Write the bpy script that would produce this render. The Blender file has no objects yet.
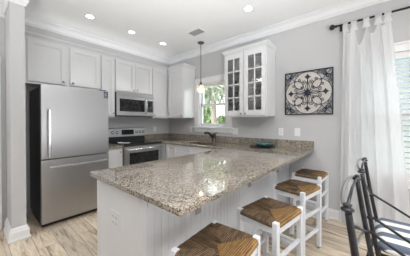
import bpy, bmesh, math, random
from mathutils import Vector, Matrix
random.seed(7)
SC = bpy.context.scene
COL = SC.collection
PI = math.pi

# ------------------------------------------------------------------ camera
YAW, PITCH = 0.7062, 0.0089
cam_d = bpy.data.cameras.new('camera')
cam = bpy.data.objects.new('camera', cam_d)
COL.objects.link(cam)
cam.location = (3.8023, -3.123, 1.2907)
cam.rotation_euler = (PI / 2 - PITCH, 0, YAW)
cam_d.sensor_fit = 'HORIZONTAL'
cam_d.sensor_width = 36.0
cam_d.lens = 199.17 * 36.0 / 410.0
cam_d.shift_y = -4.16 / 410.0
cam_d.clip_start = 0.05
SC.camera = cam

# ------------------------------------------------------------------ world, light, exposure
world = bpy.data.worlds.new('world')
SC.world = world
world.use_nodes = True
wn = world.node_tree.nodes
wl = world.node_tree.links
bg = wn['Background']
bg.inputs['Color'].default_value = (0.93, 0.965, 1.0, 1)
bg.inputs['Strength'].default_value = 3.6


def area(name, loc, rot, sx, sy, power, color=(1, 1, 1)):
    l = bpy.data.lights.new(name, 'AREA')
    l.shape = 'RECTANGLE'
    l.size, l.size_y = sx, sy
    l.energy = power
    l.color = color
    o = bpy.data.objects.new(name, l)
    o.location = loc
    o.rotation_euler = rot
    COL.objects.link(o)
    return o


# area lights added to fill the room from out of view
area('right_side_fill', (6.82, -2.0, .95), (math.radians(90), 0, math.radians(90)), 3.0, 1.5, 38, (0.94, 0.97, 1.0))  # unseen fill added on the right; the wall there has no door
cb = area('ceiling_bounce', (4.8, -4.1, .8), (math.radians(135), 0, math.radians(46)), 2.4, 1.0, 68, (0.93, 0.968, 1.0))  # unseen upward fill added to brighten the ceiling
cb.data.spread = math.radians(68)
area('dining_fill', (4.7, -2.3, 2.72), (0, 0, 0), .9, .9, 41, (.98, .985, .985))  # overhead fill added for counters and floor; no fixture
area('cabinet_top_fill', (.22, -1.40, 2.50), (math.radians(180), 0, 0), .16, 2.5, 1.3, (1.0, .99, .97))  # uplight added to brighten crown and ceiling; no fixture here
area('sky_above_sink_window', (2.5, 1.35, 2.75), (math.radians(62), 0, math.radians(138)), 1.7, 1.2, 80, (.95, .98, 1.0))
area('hall_ceiling_lamp', (.95, -4.0, 2.72), (0, 0, 0), .4, .4, 13, (.98, .985, .985))
sun_d = bpy.data.lights.new('sun', 'SUN')
sun_d.energy = 7
sun_d.angle = math.radians(2)
sun_d.color = (1.0, 0.96, 0.90)
sun = bpy.data.objects.new('sun', sun_d)
sun.rotation_euler = (math.radians(38), 0, math.radians(-15))
COL.objects.link(sun)
SC.view_settings.view_transform = 'Standard'
SC.view_settings.look = 'None'
SC.view_settings.exposure = 0.04
SC.view_settings.gamma = 1.0
SC.view_settings.use_curve_mapping = False

# ------------------------------------------------------------------ materials
M = {}


def newmat(name):
    m = bpy.data.materials.new(name)
    m.use_nodes = True
    nt = m.node_tree
    return m, nt, nt.nodes['Principled BSDF']


def link(nt, a, b):
    nt.links.new(a, b)


def coords(nt, scale=(1, 1, 1), out='Object', rot=(0, 0, 0)):
    tc = nt.nodes.new('ShaderNodeTexCoord')
    mp = nt.nodes.new('ShaderNodeMapping')
    mp.inputs['Scale'].default_value = scale
    mp.inputs['Rotation'].default_value = rot
    link(nt, tc.outputs[out], mp.inputs['Vector'])
    return mp.outputs['Vector']


def noise(nt, vec, scale, detail=3, rough=.5):
    n = nt.nodes.new('ShaderNodeTexNoise')
    n.inputs['Scale'].default_value = scale
    n.inputs['Detail'].default_value = detail
    n.inputs['Roughness'].default_value = rough
    link(nt, vec, n.inputs['Vector'])
    return n


def ramp(nt, fac, stops, interp='LINEAR'):
    r = nt.nodes.new('ShaderNodeValToRGB')
    r.color_ramp.interpolation = interp
    e = r.color_ramp.elements
    while len(e) > 1:
        e.remove(e[-1])
    e[0].position = stops[0][0]
    e[0].color = (*stops[0][1], 1)
    for p_, c in stops[1:]:
        k = e.new(p_)
        k.color = (*c, 1)
    link(nt, fac, r.inputs['Fac'])
    return r.outputs['Color']


def bump(nt, b, h, strength=.1, dist=.01):
    n = nt.nodes.new('ShaderNodeBump')
    n.inputs['Strength'].default_value = strength
    n.inputs['Distance'].default_value = dist
    link(nt, h, n.inputs['Height'])
    link(nt, n.outputs['Normal'], b.inputs['Normal'])


def paint(name, col, rough=.5, var=.015, nscale=14, bstr=.03, metal=0.0, spec=.5):
    m, nt, b = newmat(name)
    v = coords(nt)
    n = noise(nt, v, nscale)
    lo = tuple(max(0, c * (1 - var)) for c in col)
    hi = tuple(min(1, c * (1 + var)) for c in col)
    link(nt, ramp(nt, n.outputs['Fac'], [(.3, lo), (.7, hi)]), b.inputs['Base Color'])
    b.inputs['Roughness'].default_value = rough
    b.inputs['Metallic'].default_value = metal
    b.inputs['Specular IOR Level'].default_value = spec
    if bstr:
        n2 = noise(nt, v, nscale * 18, 2)
        bump(nt, b, n2.outputs['Fac'], bstr, .002)
    M[name] = m
    return m


def emit(name, col, s):
    m, nt, b = newmat(name)
    b.inputs['Base Color'].default_value = (*col, 1)
    b.inputs['Emission Color'].default_value = (*col, 1)
    b.inputs['Emission Strength'].default_value = s
    M[name] = m


def glass(name, tint=(1, 1, 1), refl=.5, rough=.02):
    m, nt, b = newmat(name)
    nt.nodes.remove(b)
    out = nt.nodes['Material Output']
    t = nt.nodes.new('ShaderNodeBsdfTransparent')
    t.inputs['Color'].default_value = (*tint, 1)
    g = nt.nodes.new('ShaderNodeBsdfGlossy')
    g.inputs['Roughness'].default_value = rough
    f = nt.nodes.new('ShaderNodeFresnel')
    f.inputs['IOR'].default_value = 1.45
    mu = nt.nodes.new('ShaderNodeMath')
    mu.operation = 'MULTIPLY'
    mu.inputs[1].default_value = refl
    link(nt, f.outputs['Fac'], mu.inputs[0])
    mx = nt.nodes.new('ShaderNodeMixShader')
    link(nt, mu.outputs[0], mx.inputs['Fac'])
    link(nt, t.outputs[0], mx.inputs[1])
    link(nt, g.outputs[0], mx.inputs[2])
    link(nt, mx.outputs[0], out.inputs['Surface'])
    M[name] = m


def steel(name, col, rough, stretch=(60, 60, 1.2), var=.05):
    m, nt, b = newmat(name)
    v = coords(nt, stretch)
    n = noise(nt, v, 6, 3)
    link(nt, ramp(nt, n.outputs['Fac'], [(.25, tuple(c * (1 - var) for c in col)), (.75, tuple(c * (1 + var) for c in col))]), b.inputs['Base Color'])
    b.inputs['Metallic'].default_value = 1
    r = nt.nodes.new('ShaderNodeMapRange')
    r.inputs['To Min'].default_value = rough * .96
    r.inputs['To Max'].default_value = rough * 1.04
    link(nt, n.outputs['Fac'], r.inputs['Value'])
    link(nt, r.outputs[0], b.inputs['Roughness'])
    b.inputs['Anisotropic'].default_value = .4
    M[name] = m


paint('wall_paint', (.57, .57, .575), .75, .012, 3, .05)
paint('ceiling_paint', (.88, .88, .88), .85, .01, 3, .04)
paint('trim_white', (.83, .83, .84), .4, .008, 6, 0)
paint('cabinet_white', (.72, .72, .73), .38, .01, 5, 0)
paint('panel_white', (.74, .76, .80), .42, .012, 5, 0)
paint('stool_white', (.80, .82, .86), .42, .02, 18, .03)
paint('black_enamel', (.018, .018, .02), .28, .1, 20, 0)
paint('black_matte', (.022, .022, .024), .6, .1, 20, .03)
paint('plastic_white', (.84, .84, .84), .35, .01, 20, 0)
paint('fridge_side', (.035, .035, .038), .5, .08, 40, .1)
paint('iron', (.05, .05, .055), .38, .2, 30, .1, .75)
paint('iron_navy', (.035, .04, .06), .5, .25, 40, .15, .3)
paint('cream', (.62, .585, .55), .7, .03, 12, .05)
paint('rod_black', (.02, .02, .022), .45, .1, 20, .05, .4)
paint('sticker_navy', (.03, .04, .10), .4, .1, 60, 0)
paint('oil_bronze', (.11, .09, .075), .35, .15, 30, .05, .8)
paint('brown_tray', (.045, .038, .035), .5, .2, 30, .05)
paint('porcelain', (.78, .78, .77), .2, .01, 20, 0)
paint('bark', (.24, .20, .17), .9, .3, 9, .6)
paint('lawn', (.16, .27, .08), .9, .35, 4, .5)
paint('siding', (.72, .74, .76), .7, .03, 3, .05)
paint('vent_grey', (.36, .36, .36), .5, .05, 20, 0)
paint('blue_siding', (.16, .19, .23), .7, .06, 3, .05)
paint('cord_grey', (.10, .10, .10), .5, .05, 20, 0)
steel('stainless', (.45, .45, .46), .36, (14, 14, .25), .012)
steel('stainless_bright', (.72, .72, .73), .2)
steel('nickel', (.45, .44, .42), .28, (20, 20, 20))
steel('sink_steel', (.35, .35, .35), .35, (40, 2, 2))
emit('lamp_white', (1.0, .98, .95), 9)
emit('bulb_warm', (1.0, .72, .40), 2.5)
glass('window_glass', (.97, .99, .99), .6)
glass('cabinet_glass', (.97, .98, .98), 2.6, .05)
glass('clear_glass', (.90, .91, .92), 1.0)
paint('display_black', (.012, .014, .018), .15, .1, 20, 0)
paint('cooktop_glass', (.012, .012, .013), .06, .1, 20, 0)
paint('oven_glass', (.014, .014, .016), .08, .1, 20, 0)


def make_teal():
    m, nt, b = newmat('teal_glass')
    v = coords(nt)
    n = noise(nt, v, 22, 4)
    link(nt, ramp(nt, n.outputs['Fac'], [(.3, (.04, .11, .12)), (.55, (.09, .21, .215)), (.75, (.22, .36, .355))]), b.inputs['Base Color'])
    b.inputs['Roughness'].default_value = .12
    b.inputs['Coat Weight'].default_value = .5
    M['teal_glass'] = m


make_teal()


def make_granite():
    m, nt, b = newmat('granite')
    v = coords(nt)
    vo = nt.nodes.new('ShaderNodeTexVoronoi')
    vo.inputs['Scale'].default_value = 165
    nz = noise(nt, v, 40, 2)
    mixv = nt.nodes.new('ShaderNodeMix')
    mixv.data_type = 'RGBA'
    mixv.inputs[0].default_value = .02
    link(nt, v, mixv.inputs[6])
    link(nt, nz.outputs['Color'], mixv.inputs[7])
    link(nt, mixv.outputs[2], vo.inputs['Vector'])
    sep = nt.nodes.new('ShaderNodeSeparateColor')
    link(nt, vo.outputs['Color'], sep.inputs[0])
    col = ramp(nt, sep.outputs[0], [(0, (.05, .043, .037)), (.13, (.14, .115, .092)), (.23, (.29, .245, .20)), (.40, (.36, .315, .265)), (.62, (.44, .395, .34)), (.85, (.55, .51, .455))], 'CONSTANT')
    n2 = noise(nt, v, 130, 3)
    c2 = ramp(nt, n2.outputs['Fac'], [(.34, (.42, .39, .36)), (.47, (1, 1, 1))])
    mu = nt.nodes.new('ShaderNodeMix')
    mu.data_type = 'RGBA'
    mu.blend_type = 'MULTIPLY'
    mu.inputs[0].default_value = .75
    link(nt, col, mu.inputs[6])
    link(nt, c2, mu.inputs[7])
    n3 = noise(nt, v, 5, 2)
    c3 = ramp(nt, n3.outputs['Fac'], [(.35, (.78, .77, .75)), (.65, (1.0, .975, .93))])
    mu2 = nt.nodes.new('ShaderNodeMix')
    mu2.data_type = 'RGBA'
    mu2.blend_type = 'MULTIPLY'
    mu2.inputs[0].default_value = 1
    link(nt, mu.outputs[2], mu2.inputs[6])
    link(nt, c3, mu2.inputs[7])
    link(nt, mu2.outputs[2], b.inputs['Base Color'])
    b.inputs['Roughness'].default_value = .035
    b.inputs['Specular IOR Level'].default_value = .75
    M['granite'] = m


make_granite()


def make_floor():
    m, nt, b = newmat('plank_floor')
    v = coords(nt)
    br = nt.nodes.new('ShaderNodeTexBrick')
    br.offset = .37
    br.offset_frequency = 2
    br.inputs['Scale'].default_value = 1
    br.inputs['Brick Width'].default_value = 1.22
    br.inputs['Row Height'].default_value = .18
    br.inputs['Mortar Size'].default_value = .0016
    br.inputs['Mortar Smooth'].default_value = .2
    br.inputs['Bias'].default_value = 0
    br.inputs['Color1'].default_value = (0, 0, 0, 1)
    br.inputs['Color2'].default_value = (1, 1, 1, 1)
    br.inputs['Mortar'].default_value = (.5, .5, .5, 1)
    link(nt, v, br.inputs['Vector'])
    sep = nt.nodes.new('ShaderNodeSeparateColor')
    link(nt, br.outputs['Color'], sep.inputs[0])
    plank = sep.outputs[0]
    # grain stretched along x, shifted plank by plank
    add = nt.nodes.new('ShaderNodeVectorMath')
    add.operation = 'MULTIPLY_ADD'
    comb = nt.nodes.new('ShaderNodeCombineXYZ')
    link(nt, plank, comb.inputs['X'])
    link(nt, plank, comb.inputs['Y'])
    link(nt, comb.outputs[0], add.inputs[0])
    add.inputs[1].default_value = (37, 53, 0)
    link(nt, v, add.inputs[2])
    mp = nt.nodes.new('ShaderNodeMapping')
    mp.inputs['Scale'].default_value = (1.1, 9, 1)
    link(nt, add.outputs[0], mp.inputs['Vector'])
    n1 = noise(nt, mp.outputs[0], 2.2, 6, .62)
    n1.inputs['Distortion'].default_value = .9
    base = ramp(nt, n1.outputs['Fac'], [(.27, (.17, .12, .08)), (.36, (.34, .26, .185)), (.45, (.68, .57, .44)), (.64, (.88, .775, .645))])
    mp2 = nt.nodes.new('ShaderNodeMapping')
    mp2.inputs['Scale'].default_value = (3, 60, 1)
    link(nt, add.outputs[0], mp2.inputs['Vector'])
    n2 = noise(nt, mp2.outputs[0], 3, 3)
    streak = ramp(nt, n2.outputs['Fac'], [(.35, (.80, .78, .76)), (.6, (1, 1, 1))])
    tone = ramp(nt, plank, [(0, (.76, .74, .72)), (.35, (1.0, .97, .93)), (.7, (.88, .87, .86)), (1, (1.1, 1.06, 1.0))])
    mu = nt.nodes.new('ShaderNodeMix')
    mu.data_type = 'RGBA'
    mu.blend_type = 'MULTIPLY'
    mu.inputs[0].default_value = 1
    link(nt, base, mu.inputs[6])
    link(nt, streak, mu.inputs[7])
    mu2 = nt.nodes.new('ShaderNodeMix')
    mu2.data_type = 'RGBA'
    mu2.blend_type = 'MULTIPLY'
    mu2.inputs[0].default_value = 1
    link(nt, mu.outputs[2], mu2.inputs[6])
    link(nt, tone, mu2.inputs[7])
    mo = nt.nodes.new('ShaderNodeMix')
    mo.data_type = 'RGBA'
    link(nt, br.outputs['Fac'], mo.inputs[0])
    link(nt, mu2.outputs[2], mo.inputs[6])
    mo.inputs[7].default_value = (.13, .10, .075, 1)
    link(nt, mo.outputs[2], b.inputs['Base Color'])
    b.inputs['Roughness'].default_value = .42
    bump(nt, b, n2.outputs['Fac'], .06, .003)
    M['plank_floor'] = m


make_floor()


def make_rush(name, along, cols):
    # twisted cords: fine bands across the cord direction
    m, nt, b = newmat(name)
    s = (1, 0, 0) if along == 'y' else (0, 1, 0)
    v = coords(nt, (1, 1, 1))
    w = nt.nodes.new('ShaderNodeTexWave')
    w.bands_direction = 'X' if along == 'y' else 'Y'
    w.inputs['Scale'].default_value = 28
    w.inputs['Distortion'].default_value = 1.2
    w.inputs['Detail'].default_value = 2
    w.inputs['Detail Scale'].default_value = 2
    link(nt, v, w.inputs['Vector'])
    st = (7, 60, 20) if along == 'x' else (60, 7, 20)
    n = noise(nt, coords(nt, st), 1.3, 4, .6)
    ad = nt.nodes.new('ShaderNodeMath')
    ad.operation = 'MULTIPLY_ADD'
    link(nt, w.outputs['Fac'], ad.inputs[0])
    ad.inputs[1].default_value = .35
    link(nt, n.outputs['Fac'], ad.inputs[2])
    link(nt, ramp(nt, ad.outputs[0], [(.50, cols[0]), (.66, cols[1]), (.82, cols[2])]), b.inputs['Base Color'])
    b.inputs['Roughness'].default_value = .55
    bump(nt, b, w.outputs['Fac'], .5, .004)
    M[name] = m


BR = [(.018, .010, .005), (.07, .039, .018), (.17, .105, .052)]
GO = [(.07, .034, .010), (.22, .115, .034), (.36, .21, .075)]  # window sheen put into the rush colour as a golden tone
make_rush('rush_along_x', 'x', BR)
make_rush('rush_along_y', 'y', [(.03, .017, .008), (.105, .062, .031), (.24, .155, .082)])  # lighter than the x wedges: sheen difference painted into the colour
make_rush('rush_sheen', 'y', GO)


def make_stripe():
    m, nt, b = newmat('striped_canvas')
    v = coords(nt)
    sep = nt.nodes.new('ShaderNodeSeparateXYZ')
    link(nt, v, sep.inputs[0])
    a = nt.nodes.new('ShaderNodeMath')
    a.operation = 'MULTIPLY_ADD'
    link(nt, sep.outputs['Y'], a.inputs[0])
    a.inputs[1].default_value = 1 / .135
    a.inputs[2].default_value = 10.33
    f = nt.nodes.new('ShaderNodeMath')
    f.operation = 'FRACT'
    link(nt, a.outputs[0], f.inputs[0])
    link(nt, ramp(nt, f.outputs[0], [(0, (.80, .79, .76)), (.5, (.13, .155, .21))], 'CONSTANT'), b.inputs['Base Color'])
    b.inputs['Roughness'].default_value = .85
    n = noise(nt, coords(nt, (400, 400, 400)), 1, 1)
    bump(nt, b, n.outputs['Fac'], .2, .001)
    M['striped_canvas'] = m


make_stripe()


def make_curtain():
    m, nt, b = newmat('sheer_cotton')
    nt.nodes.remove(b)
    out = nt.nodes['Material Output']
    d = nt.nodes.new('ShaderNodeBsdfDiffuse')
    t = nt.nodes.new('ShaderNodeBsdfTranslucent')
    tr = nt.nodes.new('ShaderNodeBsdfTransparent')
    n = noise(nt, coords(nt, (300, 300, 60)), 1, 2)
    c = ramp(nt, n.outputs['Fac'], [(.3, (.90, .90, .91)), (.7, (.94, .94, .95))])
    link(nt, c, d.inputs['Color'])
    link(nt, c, t.inputs['Color'])
    m1 = nt.nodes.new('ShaderNodeMixShader')
    m1.inputs['Fac'].default_value = .45
    link(nt, d.outputs[0], m1.inputs[1])
    link(nt, t.outputs[0], m1.inputs[2])
    m2 = nt.nodes.new('ShaderNodeMixShader')
    m2.inputs['Fac'].default_value = .15
    link(nt, m1.outputs[0], m2.inputs[1])
    link(nt, tr.outputs[0], m2.inputs[2])
    link(nt, m2.outputs[0], out.inputs['Surface'])
    M['sheer_cotton'] = m


make_curtain()


def make_slat():
    m, nt, b = newmat('slat_white')
    nt.nodes.remove(b)
    out = nt.nodes['Material Output']
    d = nt.nodes.new('ShaderNodeBsdfDiffuse')
    t = nt.nodes.new('ShaderNodeBsdfTranslucent')
    n = noise(nt, coords(nt, (2, 40, 40)), 3, 2)
    c = ramp(nt, n.outputs['Fac'], [(.3, (.86, .87, .88)), (.7, (.90, .90, .91))])
    link(nt, c, d.inputs['Color'])
    link(nt, c, t.inputs['Color'])
    mx = nt.nodes.new('ShaderNodeMixShader')
    mx.inputs['Fac'].default_value = .4
    link(nt, d.outputs[0], mx.inputs[1])
    link(nt, t.outputs[0], mx.inputs[2])
    link(nt, mx.outputs[0], out.inputs['Surface'])
    M['slat_white'] = m


make_slat()


def make_leaf(name, c0, c1):
    m, nt, b = newmat(name)
    n = noise(nt, coords(nt), 3, 4)
    link(nt, ramp(nt, n.outputs['Fac'], [(.3, c0), (.7, c1)]), b.inputs['Base Color'])
    b.inputs['Roughness'].default_value = .6
    M[name] = m


make_leaf('leaf_green', (.11, .16, .07), (.29, .36, .19))
make_leaf('leaf_grey', (.22, .24, .18), (.46, .47, .38))



def make_globe():
    m, nt, b = newmat('crackle_glass')
    nt.nodes.remove(b)
    out = nt.nodes['Material Output']
    v = coords(nt)
    vo = nt.nodes.new('ShaderNodeTexVoronoi')
    vo.feature = 'DISTANCE_TO_EDGE'
    vo.inputs['Scale'].default_value = 55
    link(nt, v, vo.inputs['Vector'])
    f = nt.nodes.new('ShaderNodeMapRange')
    f.inputs['From Max'].default_value = .12
    f.inputs['To Min'].default_value = .62
    f.inputs['To Max'].default_value = .30
    link(nt, vo.outputs['Distance'], f.inputs['Value'])
    t = nt.nodes.new('ShaderNodeBsdfTransparent')
    tl = nt.nodes.new('ShaderNodeBsdfTranslucent')
    tl.inputs['Color'].default_value = (.85, .74, .58, 1)
    d = nt.nodes.new('ShaderNodeBsdfDiffuse')
    d.inputs['Color'].default_value = (.80, .74, .66, 1)
    m1 = nt.nodes.new('ShaderNodeMixShader')
    link(nt, tl.outputs[0], m1.inputs[1])
    link(nt, d.outputs[0], m1.inputs[2])
    m2 = nt.nodes.new('ShaderNodeMixShader')
    link(nt, f.outputs[0], m2.inputs['Fac'])
    link(nt, t.outputs[0], m2.inputs[1])
    link(nt, m1.outputs[0], m2.inputs[2])
    link(nt, m2.outputs[0], out.inputs['Surface'])
    M['crackle_glass'] = m


make_globe()


# ------------------------------------------------------------------ mesh helpers
class MB:
    """collects shapes; T maps local (u, w, z) coordinates into the world"""

    def __init__(self, T=None):
        self.bm = bmesh.new()
        self.T = T or (lambda a, b_, c: Vector((a, b_, c)))

    def box(self, a0, a1, b0, b1, c0, c1, bev=0.0, mi=0):
        bm2 = bmesh.new()
        vs = [bm2.verts.new((a, b_, c)) for a in (a0, a1) for b_ in (b0, b1) for c in (c0, c1)]
        for f in ((0, 1, 3, 2), (4, 6, 7, 5), (0, 4, 5, 1), (2, 3, 7, 6), (0, 2, 6, 4), (1, 5, 7, 3)):
            bm2.faces.new([vs[i] for i in f])
        if bev:
            bmesh.ops.bevel(bm2, geom=bm2.edges[:], offset=bev, segments=2, affect='EDGES', profile=.7)
        self._merge(bm2, mi)

    def _merge(self, bm2, mi=0):
        bmesh.ops.recalc_face_normals(bm2, faces=bm2.faces[:])
        mp = {}
        for v in bm2.verts:
            mp[v] = self.bm.verts.new(self.T(*v.co))
        for f in bm2.faces:
            try:
                nf = self.bm.faces.new([mp[v] for v in f.verts])
                nf.material_index = mi
                nf.smooth = f.smooth
            except ValueError:
                pass
        bm2.free()

    def prism(self, pts, axis, h0, h1, mi=0):
        """2-D polygon swept along axis 0/1/2; pts are the two other coords in order"""
        bm2 = bmesh.new()

        def P(p, h):
            if axis == 0:
                return (h, p[0], p[1])
            if axis == 1:
                return (p[0], h, p[1])
            return (p[0], p[1], h)
        a = [bm2.verts.new(P(p, h0)) for p in pts]
        b_ = [bm2.verts.new(P(p, h1)) for p in pts]
        n = len(pts)
        bm2.faces.new(a)
        bm2.faces.new(b_[::-1])
        for i in range(n):
            bm2.faces.new([a[i], b_[i], b_[(i + 1) % n], a[(i + 1) % n]])
        self._merge(bm2, mi)

    def tube(self, path, r, seg=10, closed=False, cap=True, mi=0):
        bm2 = bmesh.new()
        path = [Vector(q) for q in path]
        n = len(path)
        rs = r if isinstance(r, (list, tuple)) else [r] * n
        rings = []
        up = None
        for i, q in enumerate(path):
            if closed:
                d = path[(i + 1) % n] - path[i - 1]
            else:
                d = path[min(i + 1, n - 1)] - path[max(i - 1, 0)]
            d.normalize()
            if up is None:
                up = Vector((0, 0, 1)) if abs(d.z) < .9 else Vector((1, 0, 0))
            s = d.cross(up)
            s.normalize()
            up = s.cross(d)
            up.normalize()
            ring = []
            for k in range(seg):
                a = 2 * PI * k / seg
                ring.append(bm2.verts.new(q + (s * math.cos(a) + up * math.sin(a)) * rs[i]))
            rings.append(ring)
        for i in range(n if closed else n - 1):
            A, B = rings[i], rings[(i + 1) % n]
            for k in range(seg):
                f = bm2.faces.new([A[k], A[(k + 1) % seg], B[(k + 1) % seg], B[k]])
                f.smooth = True
        if cap and not closed:
            bm2.faces.new(rings[0][::-1])
            bm2.faces.new(rings[-1])
        self._merge(bm2, mi)

    def lathe(self, c, prof, axis=(0, 0, 1), seg=24, mi=0, ripple=None):
        """prof: list of (radius, height along axis)"""
        bm2 = bmesh.new()
        ax = Vector(axis).normalized()
        u = ax.orthogonal().normalized()
        w = ax.cross(u)
        c = Vector(c)
        rings = []
        for j, (r, h) in enumerate(prof):
            if r < 1e-6:
                rings.append([bm2.verts.new(c + ax * h)])
            else:
                ring = []
                for k in range(seg):
                    a = 2 * PI * k / seg
                    rr, hh = r, h
                    if ripple:
                        rr, hh = ripple(r, h, a, j)
                    ring.append(bm2.verts.new(c + ax * hh + (u * math.cos(a) + w * math.sin(a)) * rr))
                rings.append(ring)
        for A, B in zip(rings[:-1], rings[1:]):
            for k in range(seg):
                k2 = (k + 1) % seg
                if len(A) == 1 and len(B) == 1:
                    continue
                if len(A) == 1:
                    f = bm2.faces.new([A[0], B[k2], B[k]])
                elif len(B) == 1:
                    f = bm2.faces.new([A[k], A[k2], B[0]])
                else:
                    f = bm2.faces.new([A[k], A[k2], B[k2], B[k]])
                f.smooth = True
        self._merge(bm2, mi)

    def build(self, name, mats, parent=None, origin=None):
        if not isinstance(mats, (list, tuple)):
            mats = [mats]
        me = bpy.data.meshes.new(name)
        off = world_loc(parent) if parent else Vector(origin or (0, 0, 0))
        for v in self.bm.verts:
            v.co -= off
        bmesh.ops.recalc_face_normals(self.bm, faces=self.bm.faces[:])
        self.bm.to_mesh(me)
        self.bm.free()
        for m in mats:
            me.materials.append(M[m])
        o = bpy.data.objects.new(name, me)
        COL.objects.link(o)
        if parent:
            o.parent = parent
        else:
            o.location = off
        return o


def world_loc(o):
    v = Vector((0, 0, 0))
    while o:
        v += o.location
        o = o.parent
    return v


def tag(o, label, cat, group=None):
    o['label'] = label
    o['category'] = cat
    if group:
        o['group'] = group
    return o


def thing(name, label, cat, loc, group=None):
    o = bpy.data.objects.new(name, None)
    o.empty_display_size = .1
    COL.objects.link(o)
    o.location = loc
    return tag(o, label, cat, group)


def struct(o):
    o['kind'] = 'structure'
    return o


def copy_tree(o, loc, rz=0, label=None):
    r = o.copy()
    COL.objects.link(r)
    r.location = loc
    r.rotation_euler = (0, 0, rz)
    if label:
        r['label'] = label
    for ch in list(o.children):
        c = ch.copy()
        COL.objects.link(c)
        c.parent = r
        for g in list(ch.children):
            d = g.copy()
            COL.objects.link(d)
            d.parent = c
    return r


# local frames: (u along the wall, w out of the wall into the room, z up)
TA = lambda u, w, z: Vector((w, u, z))          # cabinet wall on the left, x = 0, u = y
TB = lambda u, w, z: Vector((u, -w, z))         # window wall, y = 0, u = x

ZC = .904
ZUB, ZT, ZCEIL = 1.382, 2.41, 2.79
DU = .35
YR = -.7255
YRL = YR - .762

# ------------------------------------------------------------------ setting
def sweep(m, corners, prof):
    """mitred sweep of a profile (offset out, z) along a 2-D polyline; out is to the right of travel"""
    n = len(corners)
    rings = []
    for i, c in enumerate(corners):
        c = Vector(c)
        dirs = []
        if i > 0:
            dirs.append((c - Vector(corners[i - 1])).normalized())
        if i < n - 1:
            dirs.append((Vector(corners[i + 1]) - c).normalized())
        nr = [Vector((d.y, -d.x)) for d in dirs]
        if len(nr) == 2:
            b_ = (nr[0] + nr[1]).normalized()
            b_ = b_ / max(.2, b_.dot(nr[0]))
        else:
            b_ = nr[0]
        rings.append([m.bm.verts.new((c.x + b_.x * o_, c.y + b_.y * o_, z)) for o_, z in prof])
    k = len(prof)
    for A, B in zip(rings[:-1], rings[1:]):
        for j in range(k):
            m.bm.faces.new([A[j], A[(j + 1) % k], B[(j + 1) % k], B[j]])
    m.bm.faces.new(rings[0])
    m.bm.faces.new(rings[-1][::-1])


m = MB(); m.box(-.12, 7.0, -7.2, .12, -.05, 0); struct(m.build('floor', 'plank_floor'))
m = MB(); m.box(-.12, 7.0, -5.6, .12, ZCEIL, ZCEIL + .05); struct(m.build('ceiling', 'ceiling_paint'))
m = MB(); m.box(-.12, 0, -2.85, .12, 0, ZCEIL); struct(m.build('wall_left', 'wall_paint'))
# window wall with its two openings
W1 = (.955, 1.695, 1.19, 2.095)
W2 = (3.62, 4.72, .66, 2.085)
m = MB()
for x0, x1, z0, z1 in ((0, W1[0], 0, ZCEIL), (W1[0], W1[1], 0, W1[2]), (W1[0], W1[1], W1[3], ZCEIL), (W1[1], W2[0], 0, ZCEIL),
                       (W2[0], W2[1], 0, W2[2]), (W2[0], W2[1], W2[3], ZCEIL), (W2[1], 7.0, 0, ZCEIL)):
    m.box(x0, x1, 0, .12, z0, z1)
struct(m.build('wall_back', 'wall_paint'))
m = MB(); m.box(0.001, .83, -2.85, -2.73, 0, ZCEIL); struct(m.build('wall_partition', 'wall_paint'))
m = MB(); m.box(.28, .40, -5.6, -2.851, 0, ZCEIL); struct(m.build('wall_hall', 'wall_paint'))
m = MB(); m.box(6.9, 7.0, -5.6, -.001, 0, ZCEIL); struct(m.build('wall_right', 'wall_paint'))
m = MB(); m.box(.28, 7.0, -5.72, -5.601, 0, ZCEIL); struct(m.build('wall_front', 'wall_paint'))


def crown_profile(z0, z1, proj):
    h = z1 - z0
    pts = [(0, z0), (.012, z0), (.016, z0 + .12 * h), (.03, z0 + .2 * h)]
    for i in range(7):
        a = i / 6 * PI / 2
        pts.append((.03 + (proj - .042) * (1 - math.cos(a)), z0 + .2 * h + .62 * h * math.sin(a)))
    pts += [(proj - .006, z0 + .86 * h), (proj, z0 + .88 * h), (proj, z1), (0, z1)]
    return pts


m = MB(); m.prism([(-w, z) for w, z in crown_profile(2.685, ZCEIL - .001, .105)], 0, 0.0, 6.9)
struct(m.build('trim_1', 'trim_white'))
m = MB(); m.prism(crown_profile(2.685, ZCEIL - .001, .105), 1, -2.73, -.0)
struct(m.build('trim_2', 'trim_white'))
m = MB(); m.prism([(.40 + w, z) for w, z in crown_profile(2.54, ZCEIL - .001, .16)], 1, -5.6, -2.852)
struct(m.build('trim_4', 'trim_white'))


def base_profile(h=.13, t=.016):
    return [(0, 0), (t + .006, 0), (t + .006, .018), (t, .022), (t, h - .03), (t * .6, h - .012), (t * .5, h), (0, h)]


# trim wrapping the partition's end
m = MB(); sweep(m, [(.42, -2.85), (.83, -2.85), (.83, -2.73), (.106, -2.73)], crown_profile(2.575, ZCEIL - .001, .15))
struct(m.build('trim_3', 'trim_white'))
m = MB(); sweep(m, [(.43, -2.85), (.83, -2.85), (.83, -2.73), (.02, -2.73)],
                [(0, .001), (.034, .001), (.034, .02), (.026, .028), (.024, .095), (.018, .105), (.014, .125), (.006, .14), (0, .14)])
struct(m.build('baseboard_left', 'trim_white'))


m = MB(); m.prism([(-w, z) for w, z in base_profile(.13)], 0, 2.85, 6.89)
struct(m.build('baseboard_back', 'trim_white'))

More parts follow.
